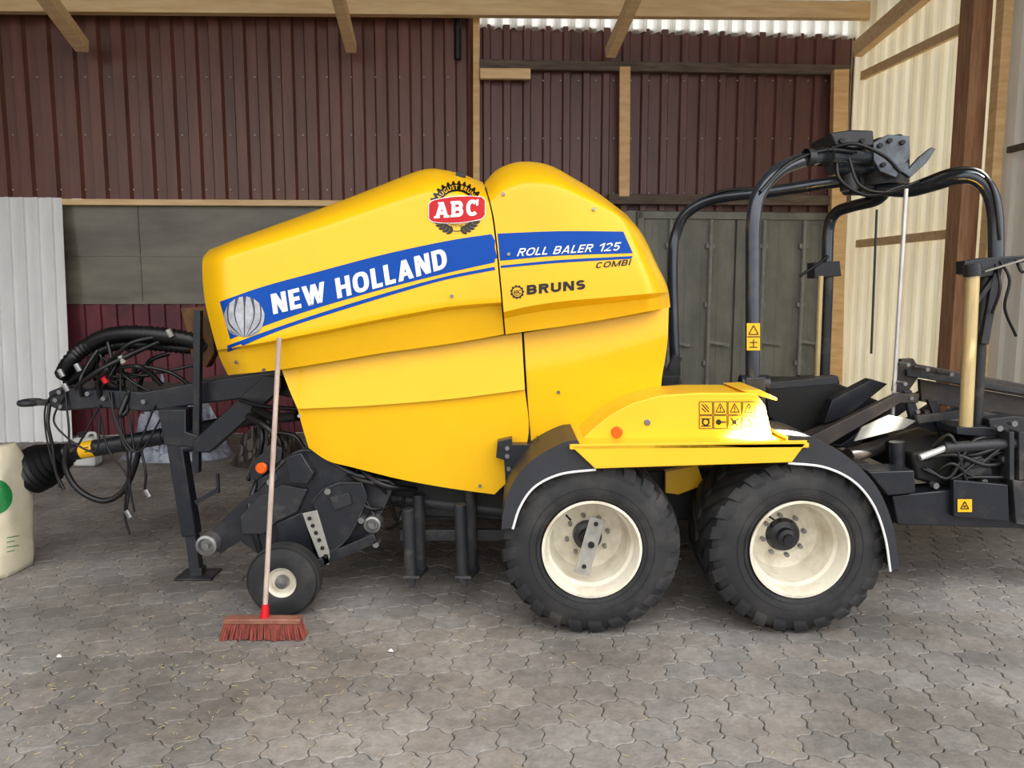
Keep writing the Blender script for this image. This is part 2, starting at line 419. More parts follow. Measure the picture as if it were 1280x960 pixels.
def profsheet(name,mat,f,a0,a1,z0,z1,pitch=.27,dep=.045,kind='structure',parent=None,thick=.004,ribw=.3,sl=.06):
    pr=[];a=a0
    while a<a1:
        for fr,dd in((0,0),(.5-ribw/2-sl,0),(.5-ribw/2,1),(.5+ribw/2,1),(.5+ribw/2+sl,0)):
            aa=a+fr*pitch
            if aa<=a1: pr.append((aa,dd*dep))
        a+=pitch
    pr.append((a1,0))
    zs=[0,.25,.5,.75,1]
    vs=[];fs=[];n=len(pr)
    for k in zs:
        for a,d in pr: vs.append(f(a,d,z0+(z1-z0)*k))
    for k in range(len(zs)-1):
        for i in range(n-1): fs.append((k*n+i,k*n+i+1,(k+1)*n+i+1,(k+1)*n+i))
    m=len(vs)
    for k in range(len(zs)):
        for a,d in pr: vs.append(f(a,d-thick,z0+(z1-z0)*zs[k]))
    for k in range(len(zs)-1):
        for i in range(n-1): fs.append((m+(k+1)*n+i,m+(k+1)*n+i+1,m+k*n+i+1,m+k*n+i))
    rim=list(range(n))+[k*n+n-1 for k in range(1,len(zs))]+[(len(zs)-1)*n+i for i in range(n-2,-1,-1)]+[k*n for k in range(len(zs)-2,0,-1)]
    for a,b in zip(rim,rim[1:]+rim[:1]): fs.append((a,m+a,m+b,b))
    o=MB().add(vs,fs).build(name,mat,parent,ang=20)
    if kind: o['kind']=kind
    return o
fb=lambda off=0:(lambda a,d,z:WF(a,WY-d-off,z))
xs_=wb(596,150)[0]; xc=wb(1052,150)[0]
zg=wb(400,252)[1]
wall=profsheet('wall_back',SHEET,fb(),-11.0,xs_,zg,5.76,pitch=.295,dep=.06,ribw=.42,sl=.09)
w2=profsheet('wall_back_upper_sheet',SHEET2,fb(.0),xs_,WX+.05,zg-.08,wb(800,37)[1],pitch=.262,dep=.045,ribw=.3,sl=.08,kind=None,parent=wall)
w3=profsheet('wall_back_lower_sheet',SHEET3,fb(.0),-11.0,wb(792,300)[0],0,wb(150,380)[1],pitch=.2,dep=.035,kind=None,parent=wall)
w4=profsheet('wall_back_corner_sheet',SHEET2,fb(.0),wb(1039,300)[0],WX+.05,0,zg-.08,pitch=.262,dep=.03,kind=None,parent=wall)
wlft=profsheet('wall_left_unseen',SHEET,lambda a,d,z:WF(-9.6+d,a,z),1.5,WY,0,6.6,pitch=.295,dep=.05,ribw=.42,sl=.09)  # unseen wall, added to cut light from the left and deepen shadows
zz0=wb(800,43)[1]
strip=profsheet('trim_1',SKY,fb(.02),xs_,WX+.05,zz0,5.76,pitch=.19,dep=.1,ribw=.12,sl=.24)
za=wb(150,380)[1]; gx1=wb(796,300)[0]
gp=MB().add([WF(-11,WY,za),WF(gx1,WY,za),WF(gx1,WY,zg),WF(-11,WY,zg),WF(-11,WY+.02,za),WF(gx1,WY+.02,za),WF(gx1,WY+.02,zg),WF(-11,WY+.02,zg)],[(0,1,2,3),(7,6,5,4),(0,4,5,1),(1,5,6,2),(2,6,7,3),(3,7,4,0)]).build('window_1',GLASS); tag(gp,kind='structure')
mb=MB()
x,_=wb(174,300); mb.beam(WF(x,WY-.008,za),WF(x,WY-.008,zg),.015,.012)
zz=wb(200,320)[1]; mb.beam(WF(-11,WY-.008,zz),WF(gx1,WY-.008,zz),.015,.012); mb.beam(WF(-11,WY-.02,za+.02),WF(gx1,WY-.02,za+.02),.03,.04)
mb.build('window_frame',GLASS,gp)
mb=MB()
for v0 in(98,170,238):
    for u in range(20,585,30):
        x,z=wb(u,v0); p=WF(x,WY-.06,z); mb.cyl(p,p-EY*.012,.011,seg=6)
    for u in range(612,1045,22):
        x,z=wb(u,v0+4); p=WF(x,WY-.045,z); mb.cyl(p,p-EY*.012,.011,seg=6)
mb.build('sheet_screws',GALV,wall)
fr_=lambda a,d,z:WF(WX-d,a,z)
yp,_=wr(1232,200)
rw=profsheet('wall_right',TRN,fr_,yp,WY+.1,0,5.8,pitch=.24,dep=.045,ribw=.3)
profsheet('wall_right_grey_sheet',TRN2,fr_,4.0,yp,0,6.3,pitch=.24,dep=.045,kind=None,parent=rw)
cl=MB()
vs=[];pts=[];x=-11.0
while x<WX+.4:
    for fr,d in((0,0),(.12,.04),(.2,.04),(.32,0)): pts.append((x+fr,d))
    x+=.32
fs=[]
CY0=2.0
for (x,d) in pts:
    za_=5.80+(WY+.4-CY0)*.105
    vs+= [WF(x,WY+.4,5.80+d),WF(x,CY0,za_+d),WF(x,WY+.4,5.84+d),WF(x,CY0,za_+.04+d)]
for i in range(len(pts)-1):
    a=4*i; fs+=[(a,a+1,a+5,a+4),(a+2,a+6,a+7,a+3)]
ce=cl.add(vs,fs).build('ceiling',ROOF,ang=20); tag(ce,kind='structure')
# ------------------------------------------------------------------ timbers
def timber(name,a,b,w,h,mat,label,group=None,up=None,cat='timber'):
    o=MB().beam(a,b,w,h,up).build(name,mat,bevel=.006); tag(o,label,cat,group); return o
def wbp(u,v,off): x,z=wb(u,v,off); return WF(x,WY-off,z)
def wrp(u,v,off): y,z=wr(u,v,off); return WF(WX-off,y,z)
timber('roof_beam',wbp(-60,4,.35),wbp(1105,14,.35),.12,.21,WOODH,'long light pine beam running along the top of the back wall',up=V((0,0,1)))
timber('timber_brace',wbp(103,58,.3),wbp(20,-55,1.9),.15,.15,WOODH,'pine brace above the left end of the maroon wall, nearest the white sheet','pine braces under the roof')
timber('timber_brace',wbp(439,60,.3),wbp(410,-55,1.9),.13,.14,WOODH,'pine brace above the middle of the maroon wall, left of the thin post','pine braces under the roof')
timber('timber_brace',wbp(763,66,.3),wbp(812,-45,1.9),.13,.14,WOODH,'pine brace hanging in front of the bright strip under the roof','pine braces under the roof')
timber('wall_post',wbp(595.5,20,.1),wbp(595.5,372,.1),.085,.06,WOOD,'thin pine post dividing the maroon wall from the purple brown sheets')
timber('wall_rail',wbp(600,81,.12),wbp(1062,88,.12),.08,.12,WOODO,'dark weathered rail across the upper purple brown sheets')
timber('wood_block',wbp(600,92.5,.17),wbp(663,93,.17),.08,.13,WOODH,'short pine block fixed below the dark weathered rail')
timber('wall_post',wbp(781,84,.18),wbp(780,246,.18),.14,.07,WOOD,'pine stud below the dark rail, in the middle of the purple brown sheets')
timber('wall_rail',wbp(62,252.5,.1),wbp(595,255,.1),.06,.075,WOODH,'thin pine rail above the dusty grey brown strip')
timber('wall_rail',wbp(760,249,.14),wbp(1062,251,.14),.1,.13,WOODO,'grey weathered rail resting above the grey green container')
timber('corner_post',wbp(1050,88,.2),wbp(1040,560,.2),.2,.12,WOOD,'pine corner post between the grey green container and the cream side wall')
timber('top_plate',wrp(1072,62,.12),wrp(1185,-34,.12),.12,.2,WOODH,'pine plate along the top of the cream side wall')
timber('side_rail',wrp(1078,95,.08),wrp(1208,33,.08),.06,.11,WOODH,'upper pine rail on the cream side wall')
timber('side_rail',wrp(1072,305,.08),wrp(1192,292,.08),.06,.1,WOODH,'middle pine rail on the cream side wall')
yv,_=wr(1226,200)
timber('side_post',WF(WX-.16,yv,0),WF(WX-.16,yv,5.95),.2,.22,WOODR,'thick brown timber post on the side wall behind the wrapping arms',up=EY)
timber('side_post',WF(WX-.12,yv-.36,0),WF(WX-.12,yv-.36,5.98),.1,.12,WOOD,'slim pine post right beside the thick brown timber post',up=EY)
timber('side_rail',WF(WX-.08,yv-.5,wr(1262,190)[1]),WF(WX-.08,4.2,wr(1262,190)[1]),.05,.06,WOODO,'thin weathered rail on the grey side sheets at the right edge')
pc=MB().cyl(wbp(572,20,.1),wbp(572,74,.1),.045,seg=16); pc.cyl(wbp(572,14,.1),wbp(572,24,.1),.055,seg=16)
tag(pc.build('vent_pipe',HOSE),'short black pipe at the top of the maroon wall beside the thin post','pipe')
# ------------------------------------------------------------------ white sheet, container
x0,_=wb(-70,400,.35); x1,_=wb(80,400,.35)
ws=profsheet('metal_sheet',WSHEET,lambda a,d,z:WF(a-(.02*(z-1.5)),WY-.12-d-(3.2-z)*.09,z),x0,x1,0,wb(40,246,.2)[1],pitch=.17,dep=.03,kind=None)
tag(ws,'white corrugated metal sheet leaning against the back wall','metal sheet')
cx0=wb(795,300)[0]; cx1=wb(1040,300)[0]; ch=zg-.0
ct=empty('shipping_container',WF((cx0+cx1)/2,WY,0),'weathered grey green shipping container closed behind the yellow machine','container')
MB().add([WF(cx0,WY+.03,0),WF(cx1,WY+.03,0),WF(cx1,WY+.03,ch),WF(cx0,WY+.03,ch),WF(cx0,WY+4,0),WF(cx1,WY+4,0),WF(cx1,WY+4,ch),WF(cx0,WY+4,ch)],[(0,1,2,3),(4,7,6,5),(0,4,5,1),(1,5,6,2),(2,6,7,3),(3,7,4,0)]).build('body',CONT,ct)
cm=(cx0+cx1)/2
for a,b in((cx0+.1,cm-.015),(cm+.015,cx1-.08)):
    d=MB()
    y=WY-.0
    d.beam(WF((a+b)/2,y,.12),WF((a+b)/2,y,ch-.14),.04,b-a,up=EX)
    nv=5; ww=(b-a-.1)/nv
    for k in range(nv):
        xx=a+.05+ww*(k+.5); d.beam(WF(xx,y-.012,.2),WF(xx,y-.012,ch-.24),.024,ww*.5,up=EX)
    dd=d.build('door',CONT,ct,bevel=.01)
    for q in(.28,.72):
        xx=a+(b-a)*q
        r=MB().cyl(WF(xx,y-.09,.1),WF(xx,y-.09,ch-.2),.028,seg=12)
        for zq in(.2,.9,1.7,2.5): r.beam(WF(xx-.06,y-.06,zq),WF(xx+.06,y-.06,zq),.07,.06)
        r.beam(WF(xx,y-.11,1.2),WF(xx+.3,y-.11,1.15),.02,.04)
        r.build('lock_rod',LROD,dd)
fm=MB(); 
for xx in(cx0+.05,cx1-.04): fm.beam(WF(xx,WY+.0,0),WF(xx,WY+.0,ch-.1),.12,.09,up=EX)
fm.beam(WF(cx0,WY+.0,ch-.14),WF(cx1,WY+.0,ch-.14),.12,.1); fm.beam(WF(cx0,WY+.0,.06),WF(cx1,WY+.0,.06),.12,.12)
fm.build('door_frame',CONT,ct,bevel=.008)
# ================================================================== BALER
root=empty('round_baler',(1.0,YC,0),'large yellow round baler with black wrapping arms parked on the paving','baler')
HYb=4.32
def hoodY(s,t):
    y=HYb-.07*math.sin(PI*min(1,t/.8)*.5)
    if t<.16: y+=.26*((.16-t)/.16)**2.2
    if s<.09: y+=.16*((.09-s)/.09)**2
    if t>.79: y+=.09*min(1,(t-.79)/.025)*.5+.07*(t-.79)/.21
    return y
def hoodY2(s,t):
    y=HYb-.005-.065*math.sin(PI*min(1,t/.8)*.5)
    if t<.16: y+=.26*((.16-t)/.16)**2.2
    if s>.86: y+=.22*((s-.86)/.14)**2
    if t>.86: y+=.05*min(1,(t-.86)/.025)+.05*(t-.86)/.14
    return y
FT=[(262,312),(300,297),(350,279),(400,261),(460,238),(500,222),(525,213),(545,211),(575,217),(604,228)]
FL=[(262,312),(254,322),(253,340),(256,375),(264,410),(274,445),(285,469)]
FB=[(285,469),(350,462),(420,451),(480,441),(560,430),(630,418)]
FR=[(604,228),(614,265),(620,310),(625,360),(630,418)]
hood1,bv1=panel('front_side_hood',FT,FB,FL,FR,hoodY,YEL,root,ns=70,nt=48)
RT=[(606,228),(620,213),(640,204),(662,202),(688,207),(718,223),(750,243),(783,268)]
RL=[(606,228),(616.5,268),(622,310),(627,360),(632,418)]
RB=[(632,418),(740,402),(838,384)]
RR=[(783,268),(803,293),(820,328),(834,358),(838,384)]
hood2,bv2=panel('rear_side_hood',RT,RB,RL,RR,hoodY2,YEL,root,ns=50,nt=48)
HB=[bv1,bv2]
CR=[(372,511),(460,507),(560,499),(656,487)]
_,bv3=panel('upper_side_panel',[(352,462),(480,440),(652,416)],CR,[(352,462),(362,488),(372,511)],[(652,416),(656,487)],lambda s,t:4.43-.035*t,YEL,root,nt=10)
_,bv4=panel('lower_side_panel',CR,[(386,560),(410,576),(440,584),(500,599),(560,610),(618,618)],[(372,511),(379,537),(386,560)],[(656,487),(661,530),(657,560),(640,595),(618,618)],lambda s,t:4.42+.05*t,YEL,root,nt=16)
_,bv5=panel('rear_lower_panel',[(655,416),(740,401),(836,384)],[(664,556),(715,545),(770,520),(826,486)],[(655,416),(659,487),(664,556)],[(836,384),(834,430),(828,468),(826,486)],lambda s,t:4.45-.04*min(1,t*3)+.06*t,YEL,root,nt=16)
MB().prism([(305,335),(545,236),(600,240),(650,225),(740,262),(810,350),(825,400),(818,500),(700,590),(620,600),(430,570),(385,540),(362,466),(310,440)],4.53,YC*2-4.53).build('bale_chamber',BLK3,root)
MB().prism([(300,318),(545,222),(600,232),(660,214),(760,262),(740,275),(650,232),(545,240),(310,340)],4.62,YC*2-4.62).build('top_cover',YEL,root)
# --- hood decals
d=D2(); T=[(275,377),(330,358),(400,339),(480,318),(560,301),(619,292)]; B=[(288,424),(340,404),(400,384),(480,361),(560,341),(623,327)]
d.strip(T,B,70); d.go('blue_band',HB,.002,BLUE,hood1)
d=D2(); d.strip([(284,432),(350,408),(420,385),(500,361),(560,345),(623,332.5)],[(285,440),(350,413),(420,390),(500,365.5),(560,349),(624,336.5)],70); d.go('blue_stripe',HB,.002,BLUE,hood1)
d=D2(); d.strip([(622,292),(700,289),(779,289.5)],[(625,326),(700,319.5),(791,316.5)],40); d.go('blue_band',HB,.002,BLUE,hood2)
d=D2(); d.strip([(626,332),(700,325),(791,320)],[(626,335),(700,328.5),(789,323.5)],40); d.go('blue_stripe',HB,.002,BLUE,hood2)
def bend(x,y):
    return (342+218*x-3.5*y, 393-58.5*x-25*y+2.0*(4*x*(1-x)))
words('brand_lettering','NEW HOLLAND',bend,HB,.0045,WHITE,hood1,t=.235,gap=.12,W=1.0)
words('model_lettering','ROLL BALER',aff((646,320.5),(93,-5.5),(4,-10)),HB,.0045,WHITE,hood2,t=.19,gap=.18,W=1.35)
words('number_lettering','125',aff((747,314.8),(26,-1.5),(4,-10.5)),HB,.0045,WHITE,hood2,t=.19,gap=.18,W=1.3)
words('small_lettering','COMBI',aff((744,335.5),(43,-4),(2.5,-7.5)),HB,.003,BLACKD,hood2,t=.22,gap=.2,W=1.4)
words('dealer_lettering','BRUNS',aff((658.5,368.5),(73,-7),(0,-12)),HB,.003,BLACKD,hood2,t=.3,gap=.2,W=1.5)
ex,ey=306,396
d=D2(); d.ring(ex,ey,0,25,n=40,sy=1.0); d.go('emblem_disc',HB,.0035,DKEMB,hood1,maxl=5)
d=D2(); 
for sg in(-1,1):
    f=lambda p:(ex+sg*p[0],ey+p[1])
    for A_,B_ in (([(.7,25),(.9,4),(.9,-12),(2.2,-25.5)],[(1.3,25),(9.6,6),(11.2,-8),(7.2,-24)]),
                  ([(2,25),(11,6),(13.2,-7),(11.5,-22.5)],[(2.6,25),(17,9),(19.8,-3),(18.5,-17)]),
                  ([(3.6,25),(18,11),(21.3,-1),(21,-13.5)],[(4.4,24.8),(19.5,15),(24.2,5),(25,-4)]),
                  ([(6,24),(17,18),(24.6,4)],[(7,23.8),(16,20.5),(22,12)])):
        d.strip([f(p) for p in A_],[f(p) for p in B_],14)
d.go('leaf_emblem',HB,.005,SILV,hood1,maxl=5)
cx,cy=571,262
d=D2(); d.ring(cx,cy,22.5,31.5,12,168,n=52,teeth=3.8); d.ring(cx,cy,30.5,33,168,200,n=10); d.ring(cx,cy,30.5,33,-20,12,n=10)
for k in range(7):
    for sgn in(1,-1):
        a=math.radians(-90+sgn*(10+k*10)); r=27
        p=(cx+r*math.cos(a),cy-r*math.sin(a))
        for dr in(6.5,-5):
            a2=a+sgn*.24; q=(cx+(r+dr)*math.cos(a2),cy-(r+dr)*math.sin(a2)); d.leaf(p,q,3.8)
d.ring(cx,cy,26.6,27.6,-160,-20,n=24)
d.go('gear_emblem',HB,.0035,BLACKD,hood1,maxl=4)
d=D2(); d.text('AUGUST BRUNS',lambda x,y:(cx+(24.3+5.2*y)*math.cos(math.radians(150-120*x)),cy-(24.3+5.2*y)*math.sin(math.radians(150-120*x))),space=1.2,bold=.008); d.go('gear_lettering',HB,.006,ORGD,hood1,maxl=4)
d=D2(); d.text('CLOPPENBURG',lambda x,y:(cx-17+34*x,cy+21.8-3.6*y-3.0*(2*x-1)**2),space=1.1); d.go('gear_lettering',HB,.006,BLACKD,hood1,maxl=4)
def barrel(x0,x1,yc0,yc1,hh,bul,n=30):
    tp=[];bt=[]
    for i in range(n+1):
        t=i/n; x=x0+(x1-x0)*t; yc=yc0+(yc1-yc0)*t; e=abs(2*t-1); h=(hh+bul*(1-e*e))*math.sqrt(max(0,1-max(0,(e-.84)/.16)**2*.5))
        tp.append((x,yc-h)); bt.append((x,yc+h))
    return tp,bt
tp,bt=barrel(535.5,607,264.5,260.5,12.8,4.2); d=D2(); d.strip(tp,bt,50); d.go('banner_edge',HB,.006,WHITE,hood1,maxl=5)
tp,bt=barrel(536.5,606,264.5,260.5,11.9,4.1); d=D2(); d.strip(tp,bt,50); d.go('red_banner',HB,.008,REDD,hood1,maxl=5)
words('banner_lettering','ABC',aff((544,273.6),(54,-3.6),(0,-20)),HB,.011,WHITE,hood1,t=.26,gap=.2,W=1.2,slab=.07)
cx,cy=646.5,365
d=D2(); d.ring(cx,cy,6,7.6,n=44,teeth=1.3); d.text('ABC',aff((cx-4.8,cy+2.4),(9.6,-.8),(0,-4.6)),bold=.02); d.ring(cx,cy,3.8,4.6,200,340,n=14); d.go('gear_emblem',HB,.003,BLACKD,hood2,maxl=4)
def bolt(u,v,bvs,r=.01,parent=root,mat=STEEL,Yd=4.3,h=.012):
    p=hit(u,v,bvs,0,Yd); q=hit(u,v,bvs,h,Yd)
    MB().cyl(p,q,r,seg=10).build('bolt',mat,parent)
for u,v in((629,243),(565,370),(330,462),(296,452),(636,318),(742,262)): bolt(u,v,HB)
for u,v in((374,520),(698,490),(600,607)): bolt(u,v,[bv3,bv4,bv5])
MB().beam(P(570,218,4.52),P(582,219,4.52),.03,.03).build('hood_hinge',BLK,root,bevel=.004)
MB().prism([(649,418),(655,418),(664,556),(657,556)],4.46,4.5).build('seam_strip',BLK3,root)
# --- wheels
def tyre(R,Rb,W,lugs,n=0):
    h=W/2; s=R/.48
    half=[(-h+.03*s,Rb-.01),(-h+.004,Rb+.012*s),(-h-.008,Rb+.05*s),(-h-.006,Rb+.11*s),(-h+.01*s,R-.06*s),(-h+.035*s,R-.03*s),(-h+.085*s,R-.02*s),(0,R-.018*s)]
    if not lugs: half=[(-h+.02*s,Rb-.004),(-h+.004,Rb+.012*s),(-h-.003,Rb+.05*s),(-h+.0,Rb+.15*s),(-h+.03*s,R-.03*s),(-h+.08*s,R-.012*s),(0,R)]
    prof=half+[(-y,r) for y,r in half[-2::-1]]
    m=MB().lathe(prof,(0,0,0),seg=72)
    if lugs:
        for sg in(-1,1):
            for k in range(lugs):
                a0=2*PI*(k+(.5 if sg>0 else 0))/lugs; wd=2*PI/lugs*.58; sh=2*PI/lugs*1.3
                rows=[(-h+.002,R-.075*s,R-.068*s,-.1),(-h+.006,R-.058*s,R-.044*s,-.04),(-h+.028*s,R-.034*s,R-.013*s,0.04),(-h+.07*s,R-.024*s,R-.001,.15),(-h*.45,R-.02*s,R,.6),(-.012,R-.018*s,R,1)]
                vs=[]
                for y,r0,r1,f in rows:
                    for aa in(a0+sh*f,a0+sh*f+wd):
                        for r in(r0-.012,r1): vs.append((r*math.cos(aa),(y if sg<0 else -y),r*math.sin(aa)))
                fs=[]
                for i in range(len(rows)-1):
                    o=4*i; fs+=[(o+1,o+3,o+7,o+5),(o,o+1,o+5,o+4),(o+2,o+6,o+7,o+3)]
                fs+=[(0,2,3,1),(4*(len(rows)-1),4*(len(rows)-1)+1,4*(len(rows)-1)+3,4*(len(rows)-1)+2)]
                m.add(vs,fs)
        for rr in(Rb+.03,Rb+.07): m.lathe([(-h-.006,rr-.003),(-h-.011,rr),(-h-.006,rr+.003)],(0,0,0),seg=72)
    else:
        for y in(-h*.5,-h*.2,h*.2,h*.5): m.lathe([(y-.004,R-.004),(y-.003,R+.004),(y+.006,R+.004),(y+.007,R-.004)],(0,0,0),seg=48)
    return m
def wheel(org,R,Rr,W,lugs,kind):
    e=bpy.data.objects.new('wheel',None); COL.objects.link(e); setp(e,root,V(org)); e.empty_display_size=.2
    tyre(R,Rr,W,lugs).build('tyre',RUB,e,org,ang=32)
    h=W/2
    prof=[(-h+.02,Rr-.004),(-h-.008,Rr+.002),(-h-.01,Rr-.012),(-h+.03,Rr-.026),(-h+.08,Rr-.03),(-h+.10,Rr-.044),(-h+.22,Rr-.05),(-h+.27,Rr-.07),(-h+.28,Rr-.1),(-h+.28,Rr*.5),(-h+.265,Rr*.42),(-h+.265,Rr*.2),(-h+.27,.001)]
    if kind=='small': prof=[(-h+.02,Rr),(-h,Rr),(-h+.01,Rr-.01),(-h+.04,Rr-.02),(-h+.045,Rr*.3),(-h+.02,Rr*.28),(-h+.02,.001)]
    prof+= [(prof[-1][0]+.02,.001),(h-.02,Rr-.01)]
    MB().lathe(prof,(0,0,0),seg=56).build('rim',RIM,e,org,ang=30)
    hb=MB(); D=-h+.27
    if kind=='front':
        hb.lathe([(D,.085),(D-.05,.08),(D-.06,.055),(D-.1,.05),(D-.105,.001)],(0,0,0),seg=24)
    elif kind=='rear':
        hb.lathe([(D,.1),(D-.04,.085),(D-.05,.054),(D-.09,.052),(D-.095,.03),(D-.115,.026),(D-.115,.001)],(0,0,0),seg=24)
    else: hb.lathe([(-h+.03,.04),(-h-.0,.036),(-h-.005,.001)],(0,0,0),seg=20)
    hb.build('hub',BLK if kind!='small' else STEEL,e,org)
    if kind!='small':
        for k in range(8):
            a=2*PI*k/8+.2; p=V((.118*math.cos(a),D,.118*math.sin(a)))
            MB().cyl(p,p-V((0,.035,0)),.013,seg=6).build('wheel_nut',STEEL,e,org)
        v0=V((Rr*.72*math.cos(2.3),-h+.15,Rr*.72*math.sin(2.3)))
        MB().tube([v0,v0+V((.02,-.05,-.01))],.006,n=2,seg=8).build('valve',HOSE,e,org)
    return e
wf=wheel((.43,4.28,.486),.493,.268,.55,24,'front')
wr_=wheel((1.548,4.28,.486),.493,.268,.55,24,'rear')
copytree(wf,(0,2*(YC-4.28),0),root)
copytree(wr_,(0,2*(YC-4.28),0),root)
o=MB(); a=P(747,648,4.10); b=P(727,717,4.10); o.beam(a,b,.085,.012,up=V((0,1,0)))
pl=o.build('hub_lock_plate',GALV,wf,bevel=.004,label='pale flat plate across the hub')
for u,v in((745,655),(739,681),(730,708)):
    p=P(u,v,4.09); MB().cyl(p,p-V((0,.006,0)),.018 if v==681 else .012,seg=14).build('plate_hole',BLK3,wf)
# --- fender
zs=P(860,553,3.95).z
xL=P(712,556,3.95).x; xR=P(1010,551,3.95).x
fen=MB().prism([(712,556),(1010,551),(990,578),(744,586)],3.93,3.955).build('fender',YEL2,root,bevel=.004)
MB().add([(xL,3.93,zs-.012),(xR,3.93,zs),(xR,4.5,zs),(xL-.02,4.5,zs-.0),(xL,3.93,zs-.035),(xR,3.93,zs-.025),(xR,4.5,zs-.025),(xL-.02,4.5,zs-.025)],[(0,1,2,3),(7,6,5,4),(0,4,5,1),(1,5,6,2),(2,6,7,3),(3,7,4,0)]).build('fender_shelf',YEL2,fen,bevel=.004)
hp=[(720,556),(740,537),(762,519),(790,504),(825,494),(870,491),(945,491),(957,508),(966,548)]
hs=MB().prism(hp,4.12,4.5).build('fender_box',YEL2,fen,bevel=.008)
fr=[P(u,v,4.12) for u,v in hp]; bvf=BVHTree.FromPolygons([tuple(p) for p in fr],[tuple(range(len(fr)))])
MB().prism([(925,488),(950,487),(972,498),(971,501),(946,494)],4.14,4.5).build('fender_cap',YEL2,fen,bevel=.003)
def disc(name,u,v,Y,r,mat,parent,h=.018):
    p=P(u,v,Y); return MB().lathe([(0.01,r),(-h*.6,r),(-h,r*.8),(-h,.001)],p,seg=24).build(name,mat,parent)
disc('orange_reflector',771,540,4.12,.031,ORA,fen); disc('fixing_screw',809,528,4.12,.018,STEEL,fen,.008)
disc('orange_reflector',327,585,4.5,.034,ORA,root)
d=D2()
for i in range(4):
    for j in range(2): 
        x0,y0=874+i*18,502+j*17.5; d.poly([(x0,y0),(x0+16.5,y0),(x0+16.5,y0+16),(x0,y0+16)])
st=d.go('warning_stickers',[bvf],.002,ORGD,hs,Yd=4.12)
d=D2()
for i in range(4):
    for j in range(2):
        x0,y0=874+i*18,502+j*17.5
        for a,b in(((0,0),(16.5,0)),((16.5,0),(16.5,16)),((16.5,16),(0,16)),((0,16),(0,0))): d.line((x0+a[0],y0+a[1]),(x0+b[0],y0+b[1]),.8)
        if j==0 and i>0:
            for a,b in(((8,2.5),(14,13)),((14,13),(2.5,13)),((2.5,13),(8,2.5))): d.line((x0+a[0],y0+a[1]),(x0+b[0],y0+b[1]),1.1)
            d.line((x0+8.2,y0+6),(x0+8.2,y0+10),1.4); d.line((x0+8.2,y0+11),(x0+8.2,y0+12.2),1.4)
        elif j==0:
            d.line((x0+3,y0+3),(x0+12,y0+13),1.4); d.line((x0+7,y0+3),(x0+12,y0+9),1.2); d.line((x0+3,y0+8),(x0+8,y0+13),1.2)
        elif i==0: d.ring(x0+8,y0+8,3,5,n=16); d.line((x0+2,y0+4),(x0+14,y0+4),1.2); d.line((x0+2,y0+13),(x0+14,y0+13),1.2)
        elif i==1: d.ring(x0+6,y0+8,0,3.5,n=12); d.line((x0+8,y0+8),(x0+15,y0+8),2)
        elif i==2: d.ring(x0+8,y0+8,0,3,n=12); d.line((x0+3,y0+3),(x0+13,y0+13),1.6); d.line((x0+13,y0+3),(x0+3,y0+13),1.6)
        else: d.line((x0+3,y0+12),(x0+8,y0+3),1.4); d.line((x0+8,y0+3),(x0+13,y0+12),1.4); d.line((x0+3,y0+12),(x0+13,y0+12),1.4)
d.go('sticker_symbols',[bvf],.004,BLACKD,hs,Yd=4.12,maxl=20)
def mudg(outer,inner):
    n=40
    O=crs([(a,b,0) for a,b in outer],n); I=crs([(a,b,0) for a,b in inner],n)
    m=MB(); vs=[];fs=[]
    for i in range(n):
        o_=P(O[i].x,O[i].y,3.965); q=P(I[i].x,I[i].y,3.96); t=.016
        vs+=[q,o_,V((o_.x,4.56,o_.z)),V((o_.x*.985+.0,4.56,o_.z-t)),V((o_.x,3.985,o_.z-t)),V((q.x,3.98,q.z))]
    for i in range(n-1):
        for k in range(6):
            k2=(k+1)%6; fs.append((i*6+k,i*6+k2,(i+1)*6+k2,(i+1)*6+k))
    fs+=[tuple(range(6)),tuple((n-1)*6+k for k in range(6))]
    g=m.add(vs,fs).build('mudguard',MUD,root,ang=30)
    MB().tube([P(p.x,p.y,3.958) for p in I],.0065,seg=8,smooth=False).build('white_edge',WHITE,g)
    return g
mudg([(627,660),(629,640),(637,612),(652,588),(674,569),(705,553),(722,550)],[(641,661),(650,634),(668,609),(700,593),(745,587)])
mudg([(985,546),(1030,553),(1068,578),(1098,612),(1117,660),(1124,712)],[(985,579),(1030,584),(1066,601),(1091,630),(1106,670),(1113,714)])
bk=MB().prism([(622,552),(640,548),(640,556),(670,556),(672,548),(664,600),(632,604),(630,575),(620,572)],4.36,4.6).build('side_bracket',BLK,root,bevel=.005)
for u,v in((634,570),(636,586),(634,560)): 
    p=P(u,v,4.355); MB().cyl(p,p-V((0,.012,0)),.014,seg=6).build('bolt',STEEL,bk)
# --- chassis
MB().prism([(470,598),(640,606),(700,600),(860,585),(1090,580),(1125,618),(1120,655),(870,650),(640,652),(520,645),(480,625)],4.68,YC*2-4.68).build('chassis',BLK3,root,bevel=.01)
MB().prism([(832,590),(872,582),(880,606),(848,618),(832,616)],4.58,4.64).build('inner_yellow_plate',YEL2,root)
for x_ in(.43,1.548): MB().cyl((x_,4.3,.486),(x_,2*YC-4.3,.486),.06).build('axle',BLK,root)
MB().prism([(1115,620),(1190,612),(1290,640),(1400,655),(1400,690),(1280,661),(1122,656)],4.55,4.75).build('rear_frame_beam',BLK,root,bevel=.008)
MB().prism([(1085,590),(1143,588),(1145,616),(1110,620)],4.5,4.7).build('rear_frame_box',BLK,root,bevel=.008)
d=D2(); d.poly([(1197,624),(1215,624),(1215,640),(1197,640)]); s=d.go('warning_sticker',[],.003,ORGD,root,Yd=4.5,maxl=30)
MB().prism([(1192,600),(1260,606),(1262,652),(1192,646)],4.505,4.55).build('rear_side_plate',BLK,root,bevel=.005)
